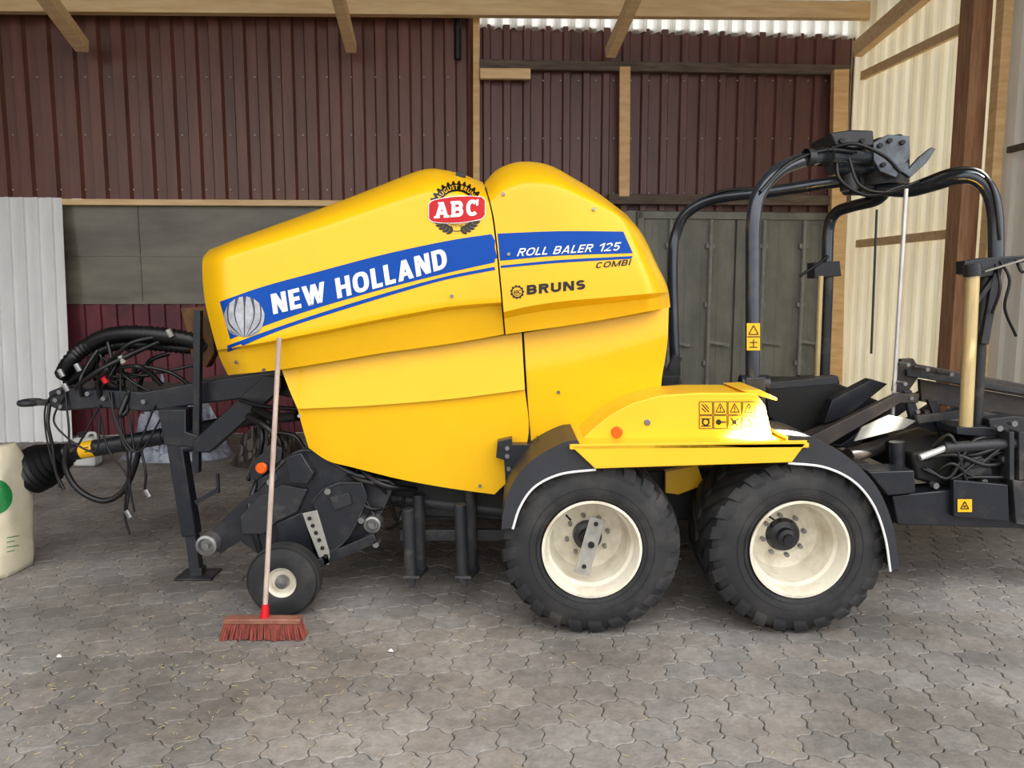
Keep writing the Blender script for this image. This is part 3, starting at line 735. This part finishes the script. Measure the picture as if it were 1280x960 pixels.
d=D2(); 
for a,b in(((1206,627),(1211,636)),((1211,636),(1201,636)),((1201,636),(1206,627))): d.line(a,b,1.3)
d.poly([(1204,632),(1208,632),(1206,635)])
d.go('sticker_symbol',[],.006,BLACKD,s,Yd=4.5,maxl=30)
for u0,ut in((510,624),(575,618)):
    g=MB()
    g.cyl(P(u0,ut+12,4.4),P(u0+4,724,4.4),.036,seg=16); g.cyl(P(u0+13,ut-6,4.62),P(u0+16,712,4.62),.036,seg=16)
    g.beam(P(u0+4,722,4.36),P(u0+16,710,4.74),.1,.02); g.beam(P(u0+1,728,4.39),P(u0+9,728,4.39),.04,.05)
    g.build('support_post',BLK2,root,bevel=.004)
g=MB(); g.beam(P(500,668,4.66),P(640,668,4.66),.05,.07); g.beam(P(500,645,4.8),P(640,640,4.8),.07,.06); g.cyl(P(470,620,4.72),P(640,640,4.72),.05)
g.build('cross_frame',BLK2,root,bevel=.004)
# --- pickup unit
pk=MB().prism([(372,563),(394,563),(415,577),(445,592),(486,600),(494,606),(484,628),(468,662),(430,688),(395,702),(345,702),(318,690),(300,676),(275,692),(262,684),(264,664),(300,628),(322,614),(322,600),(352,582)],4.5,4.53).build('pickup_side_plate',BLK,root,bevel=.004)
shp=[(390,628),(404,612),(424,604),(452,604),(458,622),(452,640),(438,668),(424,684),(404,694),(390,682),(400,655)]
sh_=MB().prism(shp,4.42,4.5).build('pickup_shield',BLK,pk,bevel=.006)
MB().tube([P(u,v,4.418) for u,v in shp[:9]],.006,seg=8,smooth=False).build('shield_highlight_lip',BLK2,pk)  # added lip in paler steel, stands in for a highlight along the shield
MB().prism([(412,622),(436,616),(440,630),(418,638)],4.405,4.42).build('pickup_tab',BLK2,pk,bevel=.003)
MB().tube([P(u,v,4.498) for u,v in ((322,612),(352,580),(372,565),(394,565),(415,579),(445,594),(486,602))],.008,n=40,seg=8).build('plate_highlight_lip',BLK2,pk)  # paler lip added along the plate rim to read as a bright highlight
MB().prism([(300,646),(322,622),(352,606),(384,612),(372,640),(346,652),(330,668),(302,668)],4.47,4.5).build('pickup_cover',BLK2,pk,bevel=.006)
MB().prism([(345,655),(378,640),(392,690),(378,700),(350,690)],4.46,4.5).build('pickup_cover',BLK,pk,bevel=.006)
MB().prism([(356,572),(376,566),(392,592),(384,606),(362,604)],4.44,4.5).build('pickup_box',BLK,pk,bevel=.006)
MB().prism([(322,600),(352,575),(352,560),(340,556),(318,575),(312,600)],4.52,4.56).build('pickup_bracket',BLK,pk,bevel=.004)
MB().cyl(P(395,640,4.56),V((P(395,640,4.56).x,6.15,P(395,640,4.56).z)),.2,seg=32).build('pickup_reel',BLK3,pk)
for k in range(12):
    t=MB()
    Y=4.66+k*.12; ctr=P(395,640,4.56)
    for a in range(0,360,60):
        aa=math.radians(a+k*13); t.tube([(ctr.x+.19*math.cos(aa),Y,ctr.z+.19*math.sin(aa)),(ctr.x+.29*math.cos(aa+.15),Y,ctr.z+.29*math.sin(aa+.15))],.006,n=2,seg=6)
    t.build('tine_row',STEEL,pk)
far=copytree(pk,(0,0,0),root)
for k in list(kids(far)):
    if k.name.startswith('tine_row') or k.name.startswith('pickup_reel'): bpy.data.objects.remove(k)
far.location.y+=2*(YC-4.5)-.03
hp_=MB().prism([(378,642),(396,638),(413,695),(411,706),(402,706),(396,690),(384,660)],4.405,4.42).build('depth_plate',GALV,pk,bevel=.003,label='pale plate with adjustment holes')
for u,v in((387,648),(391,657),(395,666),(399,675),(403,685),(407,695)): 
    p=P(u,v,4.404); MB().cyl(p,p-V((0,.004,0)),.012,seg=12).build('adjustment_hole',BLK3,pk)
for u,v,r in((259,681,.062),(466,655,.05)):
    p=P(u,v,4.44); MB().lathe([(.08,r),(-.02,r),(-.025,r*.75),(-.005,r*.6),(-.005,r*.35),(-.03,r*.3),(-.03,.001)],p,seg=28).build('pivot_roller',STEEL,pk)
for u,v in((452,650),(470,680),(410,614),(338,602)):
    p=P(u,v,4.42); MB().cyl(p+V((0,.08,0)),p-V((0,.015,0)),.02,seg=6).build('bolt',STEEL,pk)
g=MB(); g.beam(P(352,733,4.34),P(405,700,4.42),.03,.05); g.beam(P(400,702,4.42),P(470,672,4.42),.03,.06); g.beam(P(352,733,4.3),P(352,733,4.5),.03,.03)
g.build('gauge_wheel_arm',BLK,root,bevel=.004)
gw=wheel((P(352,729,4.25).x,4.31,.206),.207,.086,.14,0,'small')
copytree(gw,(0,2*(YC-4.31),0),root)
g=MB(); g.tube([P(325,690,4.5),P(312,640,4.5),P(322,600,4.6)],.02); g.build('pickup_hose',HOSE,root)
for pts,r in(([(420,585,4.6),(450,600,4.45),(480,612,4.5),(495,650,4.6)],.014),([(430,600,4.5),(460,635,4.45),(498,630,4.6)],.012),([(440,575,4.6),(475,605,4.46),(520,612,4.6)],.018),([(456,625,4.5),(480,660,4.45),(500,650,4.6),(505,620,4.6)],.011)):
    MB().tube([P(*q) for q in pts],r).build('hydraulic_hose',HOSE,root)
# --- drawbar
db=MB().prism([(60,490),(75,484),(130,487),(180,490),(250,477),(350,463),(380,470),(380,500),(345,494),(250,505),(182,515),(130,510),(75,514),(62,508)],4.98,5.5).build('drawbar',BLK,root,bevel=.01)
g=MB(); g.beam(P(62,503,5.2),P(44,503,5.2),.08,.035)
ctr=P(38,503,5.2)
g.tube([ctr+V((.055*math.cos(a*PI/12),.07*math.sin(a*PI/12),0)) for a in range(25)],.022,n=48,seg=8)
g.build('hitch_eye',BLK2,root,bevel=.003)
for u,v in((75,490),(76,508),(130,498),(180,502),(70,500),(110,492)):
    p=P(u,v,4.97); MB().cyl(p+V((0,.02,0)),p-V((0,.015,0)),.016,seg=6).build('bolt',STEEL,db)
MB().prism([(330,470),(352,470),(352,486),(262,566),(242,566),(240,552)],4.82,4.92).build('drawbar_strut',BLK,root,bevel=.008)
g=MB(); g.beam(P(248,388,4.9),P(246,590,4.9),.045,.05); g.build('upright_post',BLK,root,bevel=.004)
MB().prism([(225,385),(262,383),(268,440),(258,460),(240,450),(232,410)],5.0,5.1).build('hose_bracket',RUST,root,bevel=.006)
jk=MB().beam(P(216,520,4.92),P(240,668,4.92),.1,.1).build('parking_jack',BLK,root,bevel=.008)
g=MB(); g.beam(P(238,650,4.92),P(246,712,4.92),.07,.07); g.build('jack_leg',BLK2,jk,bevel=.005)
g=MB(); q=PG(248,719); g.box((q.x-.12,q.y-.1,0.0),(q.x+.12,q.y+.1,.012)); g.beam(V((q.x,q.y,0.01)),V((q.x,q.y,.06)),.08,.08); g.build('jack_foot',BLK2,jk,bevel=.003)
g=MB(); g.beam(P(245,628,4.9),P(273,612,4.9),.03,.03); g.cyl(P(272,592,4.9),P(273,616,4.9),.012); g.cyl(P(230,560,4.9),P(262,556,4.9),.03); g.build('jack_crank',BLK,jk)
MB().prism([(197,512),(232,512),(232,540),(248,545),(244,560),(205,556)],4.86,5.0).build('jack_bracket',BLK,root,bevel=.006)
# pto shaft
a=P(205,545,5.2); b=P(86,566,5.2)
pt=MB().cyl(a,b,.058,seg=24).build('drive_shaft',BLK,root)
e=P(30,594,5.2); ax=(e-b).normalized(); Lg=(e-b).length
pr=[(-.03,.001),(-.03,.06)]
for k in range(9):
    t=k/8; r=.075+.085*min(1,t*1.5); pr+=[(Lg*t*.85,r),(Lg*(t*.85+.045),r-.022)]
pr+=[(Lg*.95,.12),(Lg*.93,.09),(Lg*.6,.05),(Lg*1.0,.045),(Lg*1.02,.001)]
MB().lathe(pr,b,ax,seg=32).build('bellows_guard',HOSE,pt,ang=25)
MB().cyl(a.lerp(b,.72),a.lerp(b,.86),.0592,seg=24).build('yellow_label',ORGD,pt)
MB().cyl(a.lerp(b,.4),a.lerp(b,.42),.064,seg=24).build('shaft_collar',BLK2,pt)
d=D2()
for i in range(3): d.line((105,560+i*2.6),(110,559+i*2.6),.9)
d.line((113,556),(117,562),1.4); d.line((117,562),(111,563),1.4)
d.go('label_print',[],.062,BLACKD,pt,Yd=5.2,maxl=30)
MB().cyl(P(200,546,5.2),P(330,520,5.25),.05,seg=20).build('drive_shaft_tube',BLK2,root)
def hose(pts,r,mat=HOSE,rib=0,n=None,name='hydraulic_hose'): return MB().tube([P(*q) for q in pts],r,rib=rib,n=n or len(pts)*10,seg=8 if r<.02 else 12).build(name,mat,root,ang=60)
hose([(78,470,5.15),(88,452,5.1),(104,436,5.1),(135,420,5.05),(180,417,5.0),(235,424,5.0),(262,436,5.05)],.05,rib=.1,n=70,name='wrapped_hose_bundle')
hose([(84,478,5.2),(110,462,5.1),(125,440,5.1),(160,430,5.1),(240,436,5.1)],.036,rib=.1,n=60,name='wrapped_hose_bundle')
rnd=random.Random(11)
for k in range(17):
    x0=rnd.uniform(76,170); y0=rnd.uniform(440,500); Y=rnd.uniform(4.9,5.25)
    x1=rnd.uniform(120,250); y1=rnd.uniform(415,500)
    sag=rnd.uniform(-30,38)
    hose([(x0,y0,Y),((x0*2+x1)/3+rnd.uniform(-10,10),(y0*2+y1)/3+sag,Y-.05),((x0+2*x1)/3+rnd.uniform(-10,10),(y0+2*y1)/3+sag*.8,Y),(x1,y1,Y+.05)],rnd.uniform(.008,.018))
hose([(62,505,5.15),(60,530,5.1),(66,560,5.1),(70,590,5.1),(80,612,5.1)],.012)
hose([(84,555,5.1),(82,585,5.1),(98,612,5.1),(128,626,5.1),(152,616,5.1),(166,590,5.1),(176,555,5.1)],.02)
hose([(150,450,5.0),(152,520,4.98),(160,580,4.98),(156,640,4.98),(162,668,4.98)],.008)
hose([(165,470,5.0),(166,540,4.98),(162,600,4.98),(168,640,4.98)],.007)
hose([(176,560,5.0),(182,590,4.98),(181,612,4.98)],.009)
hose([(120,500,5.0),(135,560,4.98),(160,600,4.98),(157,650,4.98)],.007)
hose([(95,480,5.0),(60,500,4.95),(58,545,4.95),(75,610,4.95)],.006)
for k in range(5):
    x0=rnd.uniform(80,160); hose([(x0,490,4.97),(x0+rnd.uniform(-15,15),530,4.95),(x0+rnd.uniform(-20,40),565,4.95),(x0+rnd.uniform(0,60),rnd.uniform(500,520),4.97)],.007)
for u,v,m in((95,455,STEEL),(80,480,STEEL),(150,445,GALV),(128,470,REDD),(158,638,STEEL),(182,612,STEEL),(74,462,STEEL),(210,412,GALV)):
    MB().cyl(P(u,v,4.93),P(u+5,v+9,4.93),.018,seg=10).build('hose_coupling',m,root)
hose([(318,512,4.75),(345,522,4.6),(372,520,4.5)],.03,rib=.06,n=30)
hose([(310,520,4.7),(335,535,4.6),(350,560,4.6),(330,600,4.6)],.022)
hose([(322,516,4.8),(328,545,4.7),(322,575,4.7),(310,600,4.7)],.016)
hose([(300,500,4.8),(330,508,4.7),(380,512,4.55)],.014)
hose([(345,540,4.6),(368,545,4.55),(380,560,4.55)],.014)
# --- wrapper : fixed arch
nearL=[(941,520,4.62),(941,420,4.62),(941,330,4.62),(942,275,4.62),(950,240,4.64),(975,212,4.7),(1015,198,4.85),(1060,196,5.05),(1095,198,5.2)]
ar=MB().tube([P(*q) for q in nearL],.043,n=90,seg=20).build('arch_tube',TUBE,root)
MB().tube([P(846,500,6.05),P(842,400,6.05),P(841,320,6.05),P(846,290,6.05),P(860,265,6.0),P(895,248,5.9),P(960,240,5.7),P(1040,228,5.5),P(1090,222,5.4)],.042,n=80,seg=14).build('arch_tube',TUBE,root)
Yq=4.575
d=D2(); d.poly([(933.5,404),(950,404),(950,438),(933.5,438)]); s=d.go('warning_sticker',[],.003,ORGD,ar,Yd=Yq,maxl=30)
d=D2()
for a,b in(((942,407),(948,418)),((948,418),(936,418)),((936,418),(942,407)),((934,421),(950,421)),((937,428),(947,428)),((942,424),(942,434)),((937,434),(947,434))): d.line(a,b,1.2)
d.go('sticker_symbols',[],.006,BLACKD,s,Yd=Yq,maxl=30)
MB().cyl(P(925,480,4.62),P(960,480,4.62),.055,seg=18).build('arch_foot',BLK,root)
g=MB(); g.beam(P(941,470,4.62),P(941,600,4.62),.12,.12); g.build('arch_base',BLK,root,bevel=.008)
hd=MB().cyl(P(1040,205,5.2),P(1118,205,5.35),.075,seg=24).build('wrapper_head',TUBE,root)
MB().prism([(1038,166),(1064,162),(1092,163),(1093,182),(1066,186),(1044,182)],5.1,5.45).build('motor_box',BLK,hd,bevel=.01)
MB().prism([(1092,178),(1110,168),(1137,170),(1138,196),(1120,222),(1100,214),(1092,200)],5.1,5.14).build('head_plate',PLT,hd,bevel=.004)
MB().prism([(1096,172),(1130,166),(1138,215),(1110,238),(1075,238),(1072,216)],5.3,5.6).build('head_gearbox',BLK,hd,bevel=.02)
MB().cyl(P(1104,232,5.35),P(1104,200,5.35),.16,seg=28).build('slew_ring',BLK2,hd)
MB().cyl(P(1060,186,5.25),P(1062,238,5.25),.06,seg=20).build('hydraulic_motor',BLK,hd)
MB().prism([(1118,208),(1135,203),(1136,212),(1150,196),(1165,184),(1170,186),(1158,204),(1138,222)],5.08,5.12).build('sensor_bracket',PLT,hd,bevel=.003)
for u,v in((1100,182),(1112,176),(1104,206),(1128,178),(1052,176),(1078,176)):
    p=P(u,v,5.09); MB().cyl(p+V((0,.02,0)),p-V((0,.012,0)),.016,seg=6).build('bolt',BLK3,hd)
MB().lathe([(-.02,.052),(.03,.052),(.03,.001)],P(1010,197,4.8),V((1,.3,0)),seg=20).build('tube_clamp',BLK2,root)
MB().lathe([(-.02,.06),(-.02,.03),(.03,.03),(.03,.06)],P(1030,196,4.9),V((1,.5,0)),seg=20).build('tube_clamp',BLK2,root)
hose([(950,240,4.57),(985,205,4.66),(1030,188,4.85),(1070,190,5.0)],.012)
hose([(1040,185,5.0),(1070,180,4.95),(1105,195,4.98),(1125,215,5.0)],.012)
hose([(860,262,6.0),(900,240,5.85),(960,235,5.7)],.012)
hose([(1045,190,5.0),(1050,225,4.95),(1085,244,5.0),(1130,232,5.0)],.013)
hose([(1060,195,5.0),(1075,232,4.97),(1110,240,5.0),(1150,226,5.0)],.01)
armN=[(1100,236,5.3),(1135,238,5.15),(1165,231,5.0),(1195,222,4.85),(1218,222,4.78),(1236,238,4.75),(1244,270,4.75),(1245,325,4.75)]
MB().tube([P(*q) for q in armN],.045,n=80,seg=20).build('wrapping_arm',TUBE,root)
armF=[(1110,236,5.4),(1095,250,5.5),(1065,258,5.7),(1045,266,5.8),(1036,285,5.85),(1034,330,5.85)]
MB().tube([P(*q) for q in armF],.042,n=70,seg=16).build('wrapping_arm',TUBE,root)
hose([(1150,226,5.0),(1190,212,4.8),(1225,214,4.72),(1242,240,4.7),(1250,300,4.7)],.011)
fd=MB().prism([(1206,326),(1232,322),(1300,318),(1300,326),(1262,330),(1240,345),(1222,348),(1206,342)],4.7,4.8).build('film_dispenser',BLK,root,bevel=.006)
MB().cyl(P(1216,345,4.66),P(1207,536,4.66),.038,seg=24).build('film_roller',BRASS,fd)
MB().cyl(P(1231,340,4.78),P(1220,540,4.78),.032,seg=20).build('film_roller',BLK2,fd)
MB().beam(P(1246,330,4.75),P(1228,430,4.75),.05,.05).build('dispenser_strut',BLK,fd,bevel=.004)
MB().prism([(1196,534),(1232,534),(1300,545),(1300,556),(1226,546),(1196,543)],4.62,4.85).build('dispenser_plate',BLK,fd,bevel=.004)
MB().beam(P(1240,350,4.74),P(1210,392,4.7),.02,.03).build('dispenser_lever',BLK,fd)
MB().beam(P(1228,340,4.7),P(1300,318,4.62),.1,.01).build('dispenser_top_plate',GALV,fd,bevel=.003)
MB().cyl(P(1215,330,4.66),P(1216,345,4.66),.05,seg=20).build('roller_cap',BLK,fd)
for pts in([(1250,326,4.7),(1262,350,4.68),(1256,385,4.7),(1270,420,4.75)],[(1245,330,4.7),(1250,360,4.66),(1240,392,4.7)],[(1270,325,4.65),(1278,340,4.6),(1290,330,4.6)]): hose(pts,.009)
ff=MB().prism([(1018,328),(1050,326),(1052,345),(1018,348)],5.8,5.95).build('film_dispenser',BLK,root,bevel=.006)
MB().cyl(P(1035,345,5.85),P(1030,474,5.85),.04,seg=20).build('film_roller',BLK2,ff)
MB().cyl(P(1026,345,5.8),P(1021,474,5.8),.02,seg=20).build('film_roller',BRASS,ff)
MB().prism([(1008,472),(1048,472),(1050,482),(1008,482)],5.75,5.95).build('dispenser_plate',BLK,ff)
hose([(1000,345,5.8),(1020,332,5.8),(1035,320,5.8)],.012)
MB().cyl(P(1133,236,4.95),P(1115,532,4.95),.013,seg=12).build('chrome_rod',CHR,root)
MB().cyl(P(1096,262,5.35),P(1089,442,5.35),.008,seg=10).build('thin_rod',BLK,root)
MB().beam(P(847,445,5.5),P(832,478,5.5),.06,.06).build('rear_lug',BLK,root)
# wrapping table
tb=MB().prism([(1122,458),(1128,449),(1142,448),(1146,455),(1280,480),(1400,502),(1400,518),(1280,496),(1148,472),(1134,492),(1118,490)],5.0,5.05).build('wrapping_table',BRN,root,bevel=.005)
MB().prism([(1008,548),(1122,492),(1150,492),(1148,504),(1126,504),(1030,560),(1010,560)],4.85,4.9).build('table_side',BRN,tb,bevel=.006)
MB().prism([(1134,462),(1400,506),(1400,512),(1134,470)],4.97,5.0).build('rail_flange',BLK2,tb,bevel=.003)
MB().prism([(1150,474),(1400,518),(1400,546),(1152,502)],5.08,5.12).build('table_panel',BRN,tb,bevel=.004)
MB().prism([(1040,500),(1090,474),(1110,480),(1060,520),(1030,530)],5.1,5.2).build('table_plate',BLK,tb,bevel=.006)
for a,b,r in(((1150,522,5.0),(1400,568,5.0),.06),((1000,552,5.05),(1125,500,5.4),.05),((1060,570,4.9),(1200,528,5.3),.05)):
    MB().cyl(P(*a),P(*b),r,seg=24).build('table_roller',BRN,tb)
for k in range(3):
    t=k*.22
    MB().prism([(1040+k*34,556-k*2),(1052+k*34,556-k*2),(1160+k*30,482+k*5),(1168+k*30,488+k*5),(1064+k*34,562-k*3)],5.14+t,5.17+t).build('table_belt',BLK,tb,bevel=.003)
MB().prism([(1130,488),(1140,488),(1150,520),(1215,545),(1215,556),(1140,530)],4.86,4.9).build('table_brace',BLK,tb,bevel=.004)
MB().prism([(1146,520),(1210,512),(1262,520),(1262,528),(1210,522),(1148,530)],4.8,4.84).build('table_link',BLK2,tb,bevel=.004)
MB().prism([(1160,500),(1172,500),(1192,552),(1180,552)],4.82,4.86).build('table_link',BLK,tb,bevel=.004)
MB().prism([(1068,552),(1078,534),(1112,519),(1146,526),(1130,536),(1095,545)],4.83,4.85).build('fork_plate',GALV,root,bevel=.003)
for u,v in((1136,456),(1132,480),(1160,462),(1190,468),(1020,552),(1140,498),(1148,515)):
    p=P(u,v,4.84); MB().cyl(p+V((0,.15,0)),p,.014,seg=6).build('bolt',STEEL,tb)
MB().prism([(1140,566),(1200,555),(1262,556),(1290,566),(1400,580),(1400,640),(1290,612),(1190,612),(1145,600)],4.62,5.6).build('rear_gearbox',BLK3,root,bevel=.02)
MB().cyl(P(1121,552,4.7),P(1122,590,4.7),.045,seg=20).build('short_post',BLK,root)
MB().cyl(P(1180,560,4.55),P(1300,552,4.55),.035,seg=20).build('lift_cylinder',BLK2,root)
MB().cyl(P(1150,572,4.55),P(1182,560,4.55),.02,seg=16).build('cylinder_rod',CHR,root)
MB().prism([(1196,570),(1236,566),(1242,596),(1200,600)],4.56,4.62).build('gearbox_cover',BLK,root,bevel=.006)
MB().lathe([(.02,.07),(-.01,.07),(-.02,.05),(-.02,.001)],P(1218,583,4.56),seg=24).build('gearbox_flange',BLK2,root)
for k in range(10):
    x0=rnd.uniform(1140,1200); y0=rnd.uniform(555,600); x1=rnd.uniform(1230,1300); y1=rnd.uniform(535,610)
    hose([(x0,y0,4.6),((2*x0+x1)/3,y0+rnd.uniform(-14,14),4.54),((x0+2*x1)/3,y1+rnd.uniform(-14,14),4.54),(x1,y1,4.6)],rnd.uniform(.009,.015))
for u,v in((1236,560),(1250,572),(1270,566),(1262,585),(1165,605),(1225,600),(1244,534),(1262,528)):
    p=P(u,v,4.6); MB().cyl(p,p-V((0,.05,0)),.02,seg=6).build('bolt',STEEL,root)
for u in (1262,1274): MB().prism([(u,540),(u+6,540),(u+6,600),(u,600)],4.5,4.6).build('valve_block',BLK2,root,bevel=.003)
MB().prism([(1236,524),(1268,520),(1300,524),(1300,546),(1240,544)],4.7,4.9).build('valve_block',BLK2,root,bevel=.006)
MB().prism([(955,476),(1040,476),(1110,506),(1110,560),(1010,560),(985,545),(960,520)],5.3,5.6).build('inner_frame_plate',BLK3,root,bevel=.01)
MB().prism([(962,478),(1048,470),(1048,480),(962,487)],4.9,5.0).build('cross_bar',BLK,root,bevel=.004)
MB().prism([(828,470),(850,470),(850,500),(828,500)],4.9,5.8).build('tail_bracket',BLK,root,bevel=.004)
MB().prism([(1266,600),(1300,604),(1300,660),(1270,655)],4.5,4.6).build('rear_plate',BLK2,root,bevel=.004)
# ================================================================== other things
q=PG(325,800)
br=empty('broom',(q.x,q.y+.03,0),'push broom with red bristles leaning upright against the yellow hood','broom')
yb=q.y
xl=P(272,790,yb).x; xr=P(380,790,yb).x
MB().box((xl+.03,yb-.0,.085),(xr-.02,yb+.065,.115)).build('broom_head',REDP,br,bevel=.006)
mb=MB(); rr=random.Random(5)
for i in range(46):
    for j in range(4):
        x=xl+.03+(xr-xl-.05)*(i+.5)/46; y=yb+.008+j*.016; sx=(i/45-.5)*.05+rr.uniform(-.008,.008); sy=rr.uniform(-.012,.012)+(j-1.5)*.008
        mb.tube([(x,y,.088),(x+sx,y+sy,rr.uniform(0.0,.006))],lambda t:.0045+.002*t,n=2,seg=5)
mb.build('bristles',BRISTLE,br)
top=P(349,422,4.245); bot=V((P(331,775,yb+.03).x,yb+.03,.115))
MB().cyl(bot,top,.0135,seg=14).build('handle',STICK,br)
dd=(top-bot).normalized(); MB().tube([bot-dd*.01,bot+dd*.07],lambda t:.026-.008*t,n=3,seg=14).build('socket',REDD,br)
def sack():
    q=PG(-10,726); cy=q.y+.2; hx,hy,hh=.23,.2,.86; cx=P(30,650,5.02).x-.235
    m=MB(); nx,nz=40,24; vs=[];fs=[]
    for k in range(nz+1):
        t=k/nz; 
        for i in range(nx):
            a=2*PI*i/nx; ca,sa=math.cos(a),math.sin(a); pw=.5
            sx=math.copysign(abs(ca)**pw,ca); sy=math.copysign(abs(sa)**pw,sa)
            f=.94+.07*math.sin(PI*t)-.1*max(0,t-.85)/.15-.05*max(0,.08-t)/.08
            w=.006*math.sin(5*a+7*t)+.006*noise.noise(V((ca*3,sa*3,t*8)))
            vs.append((cx+sx*(hx*f+w),cy+sy*(hy*f*(1-.6*max(0,t-.8)/.2)+w),hh*t+.01*math.sin(3*a)*t))
    for k in range(nz):
        for i in range(nx):
            j=(i+1)%nx; fs.append((k*nx+i,k*nx+j,(k+1)*nx+j,(k+1)*nx+i))
    fs.append(tuple(range(nx-1,-1,-1))); fs.append(tuple(nz*nx+i for i in range(nx)))
    e=empty('feed_sack',(cx,cy,0),'cream sack with a round green print standing at the left edge','sack')
    m.add(vs,fs).build('sack_body',BAG,e,ang=80)
    bv=BVHTree.FromPolygons(vs,fs)
    D2().ring(-7,621,0,22,n=32).go('round_print',[bv],.004,GREEN,e,Yd=4.8)
    d=D2()
    for i in range(4): d.line((8,672+i*6),(23-i%2*5,669.5+i*6),.9)
    d.go('print_lines',[bv],.004,GREEN,e,Yd=4.8)
sack()
def lump(name,cx,cy,rx,ry,h,mat,label,cat,seed):
    nx,ny=40,30; vs=[];fs=[]
    for j in range(ny):
        for i in range(nx):
            s=i/(nx-1)*2-1; t=j/(ny-1)*2-1; rr=min(1,math.hypot(s,t)); base=max(0,1-rr**2.2)
            n=noise.noise(V((s*3+seed,t*3,0)))+.7*noise.noise(V((s*9,t*9+seed,1)))
            z=h*base*(.7+.7*n); z=max(0.003 if base>0 else 0,z)
            vs.append((cx+rx*s,cy+ry*t,z))
    for j in range(ny-1):
        for i in range(nx-1):
            a=j*nx+i; fs.append((a,a+1,a+nx+1,a+nx))
    fs=[f for f in fs if any(vs[k][2]>.0035 for k in f)]
    o=MB().add(vs,fs).build(name,mat,ang=15); tag(o,label,cat); return o
lump('plastic_film_pile',P(215,520,8.6).x,8.7,.62,.4,.72,FILM,'crumpled grey plastic film heaped on the floor behind the drawbar','plastic film',4)
lump('tarpaulin_heap',P(325,540,8.4).x+.08,8.4,.4,.35,.5,BRN,'dark crumpled tarpaulin on the floor beside the plastic film','tarpaulin',9)
q=V((P(108,545,8.2).x,8.2,0)); cn=empty('plastic_canister',q,'small white plastic canister standing on the floor behind the drive shaft','canister')
zt=P(108,540,8.2).z
MB().box((q.x-.12,q.y-.09,0),(q.x+.12,q.y+.09,zt*.86)).build('body',CAN,cn,bevel=.03)
MB().cyl(q+V((-.05,0,zt*.86)),q+V((-.05,0,zt)),.035).build('cap',BLK,cn)
MB().tube([q+V((-.0,0,zt*.85)),q+V((.03,0,zt*.96)),q+V((.09,0,zt*.96)),q+V((.1,0,zt*.84))],.016).build('handle',CAN,cn)
mb=MB(); r_=random.Random(21)
for k in range(850):
    x=r_.uniform(-3.6,3.8); y=r_.uniform(2.7,7.0)
    if r_.random()<.35: x=r_.gauss(-1.6,.9); y=r_.gauss(3.4,.5)
    if x<-2.6 and y>4.4: continue
    a=r_.uniform(0,PI); l=r_.uniform(.006,.03)
    mb.beam((x,y,.003),(x+l*math.cos(a),y+l*math.sin(a),.004),.0025,.002)
tag(mb.build('straw_bits',STRAW),'loose bits of straw scattered over the grey pavers','straw',kind='stuff')
for (u,v,l) in((73,822,'small white stone chip on the pavers near the left front'),(488,815,'small white paper scrap on the pavers right of the broom')):
    q=PG(u,v); m=MB(); m.add([q+V((.018,0,.003)),q+V((.004,.014,.012)),q+V((-.015,.004,.003)),q+V((0,-.012,.008)),q+V((0,0,.018))],[(0,1,4),(1,2,4),(2,3,4),(3,0,4),(3,2,1,0)])
    tag(m.build('litter_scrap',WHITE),l,'litter')
# ================================================================== light
w=bpy.data.worlds.new('World'); SC.world=w; w.use_nodes=True
N=w.node_tree.nodes; L=w.node_tree.links
bg=N['Background']; bg.inputs[0].default_value=(1.0,.99,.98,1)
tc=N.new('ShaderNodeTexCoord'); sx=N.new('ShaderNodeSeparateXYZ'); L.new(tc.outputs['Generated'],sx.inputs[0])
mr=N.new('ShaderNodeMapRange'); mr.inputs['From Min'].default_value=0.0; mr.inputs['From Max'].default_value=.75; mr.inputs['To Min'].default_value=1.35; mr.inputs['To Max'].default_value=3.1
L.new(sx.outputs['Z'],mr.inputs['Value'])
m2=N.new('ShaderNodeMapRange'); m2.inputs['From Min'].default_value=-.8; m2.inputs['From Max'].default_value=.9; m2.inputs['To Min'].default_value=.8; m2.inputs['To Max'].default_value=1.4
L.new(sx.outputs['X'],m2.inputs['Value'])
mu=N.new('ShaderNodeMath'); mu.operation='MULTIPLY'; L.new(mr.outputs[0],mu.inputs[0]); L.new(m2.outputs[0],mu.inputs[1]); L.new(mu.outputs[0],bg.inputs['Strength'])
def spot(loc,tgt,size,power,blend=.3,col=(1,.96,.86)):
    l=bpy.data.lights.new('sun shaft','SPOT'); l.energy=power; l.spot_size=size; l.spot_blend=blend; l.shadow_soft_size=.03; l.color=col
    o=bpy.data.objects.new('sun shaft',l); COL.objects.link(o); o.location=loc
    o.rotation_euler=(V(tgt)-V(loc)).to_track_quat('-Z','Y').to_euler()
spot((4.6,2.2,4.6),P(942,541,4.12),.046,330000,1.0)
spot((3.6,4.6,5.2),P(985,547,4.12),.036,300000,1.0)
spot((3.6,4.6,5.2),P(958,493,4.3),.024,260000,.9)
spot((4.9,3.0,4.6),P(1105,535,4.83),.03,9000)
spot((4.6,2.6,5.4),P(1222,222,4.75),.035,20000,.8)
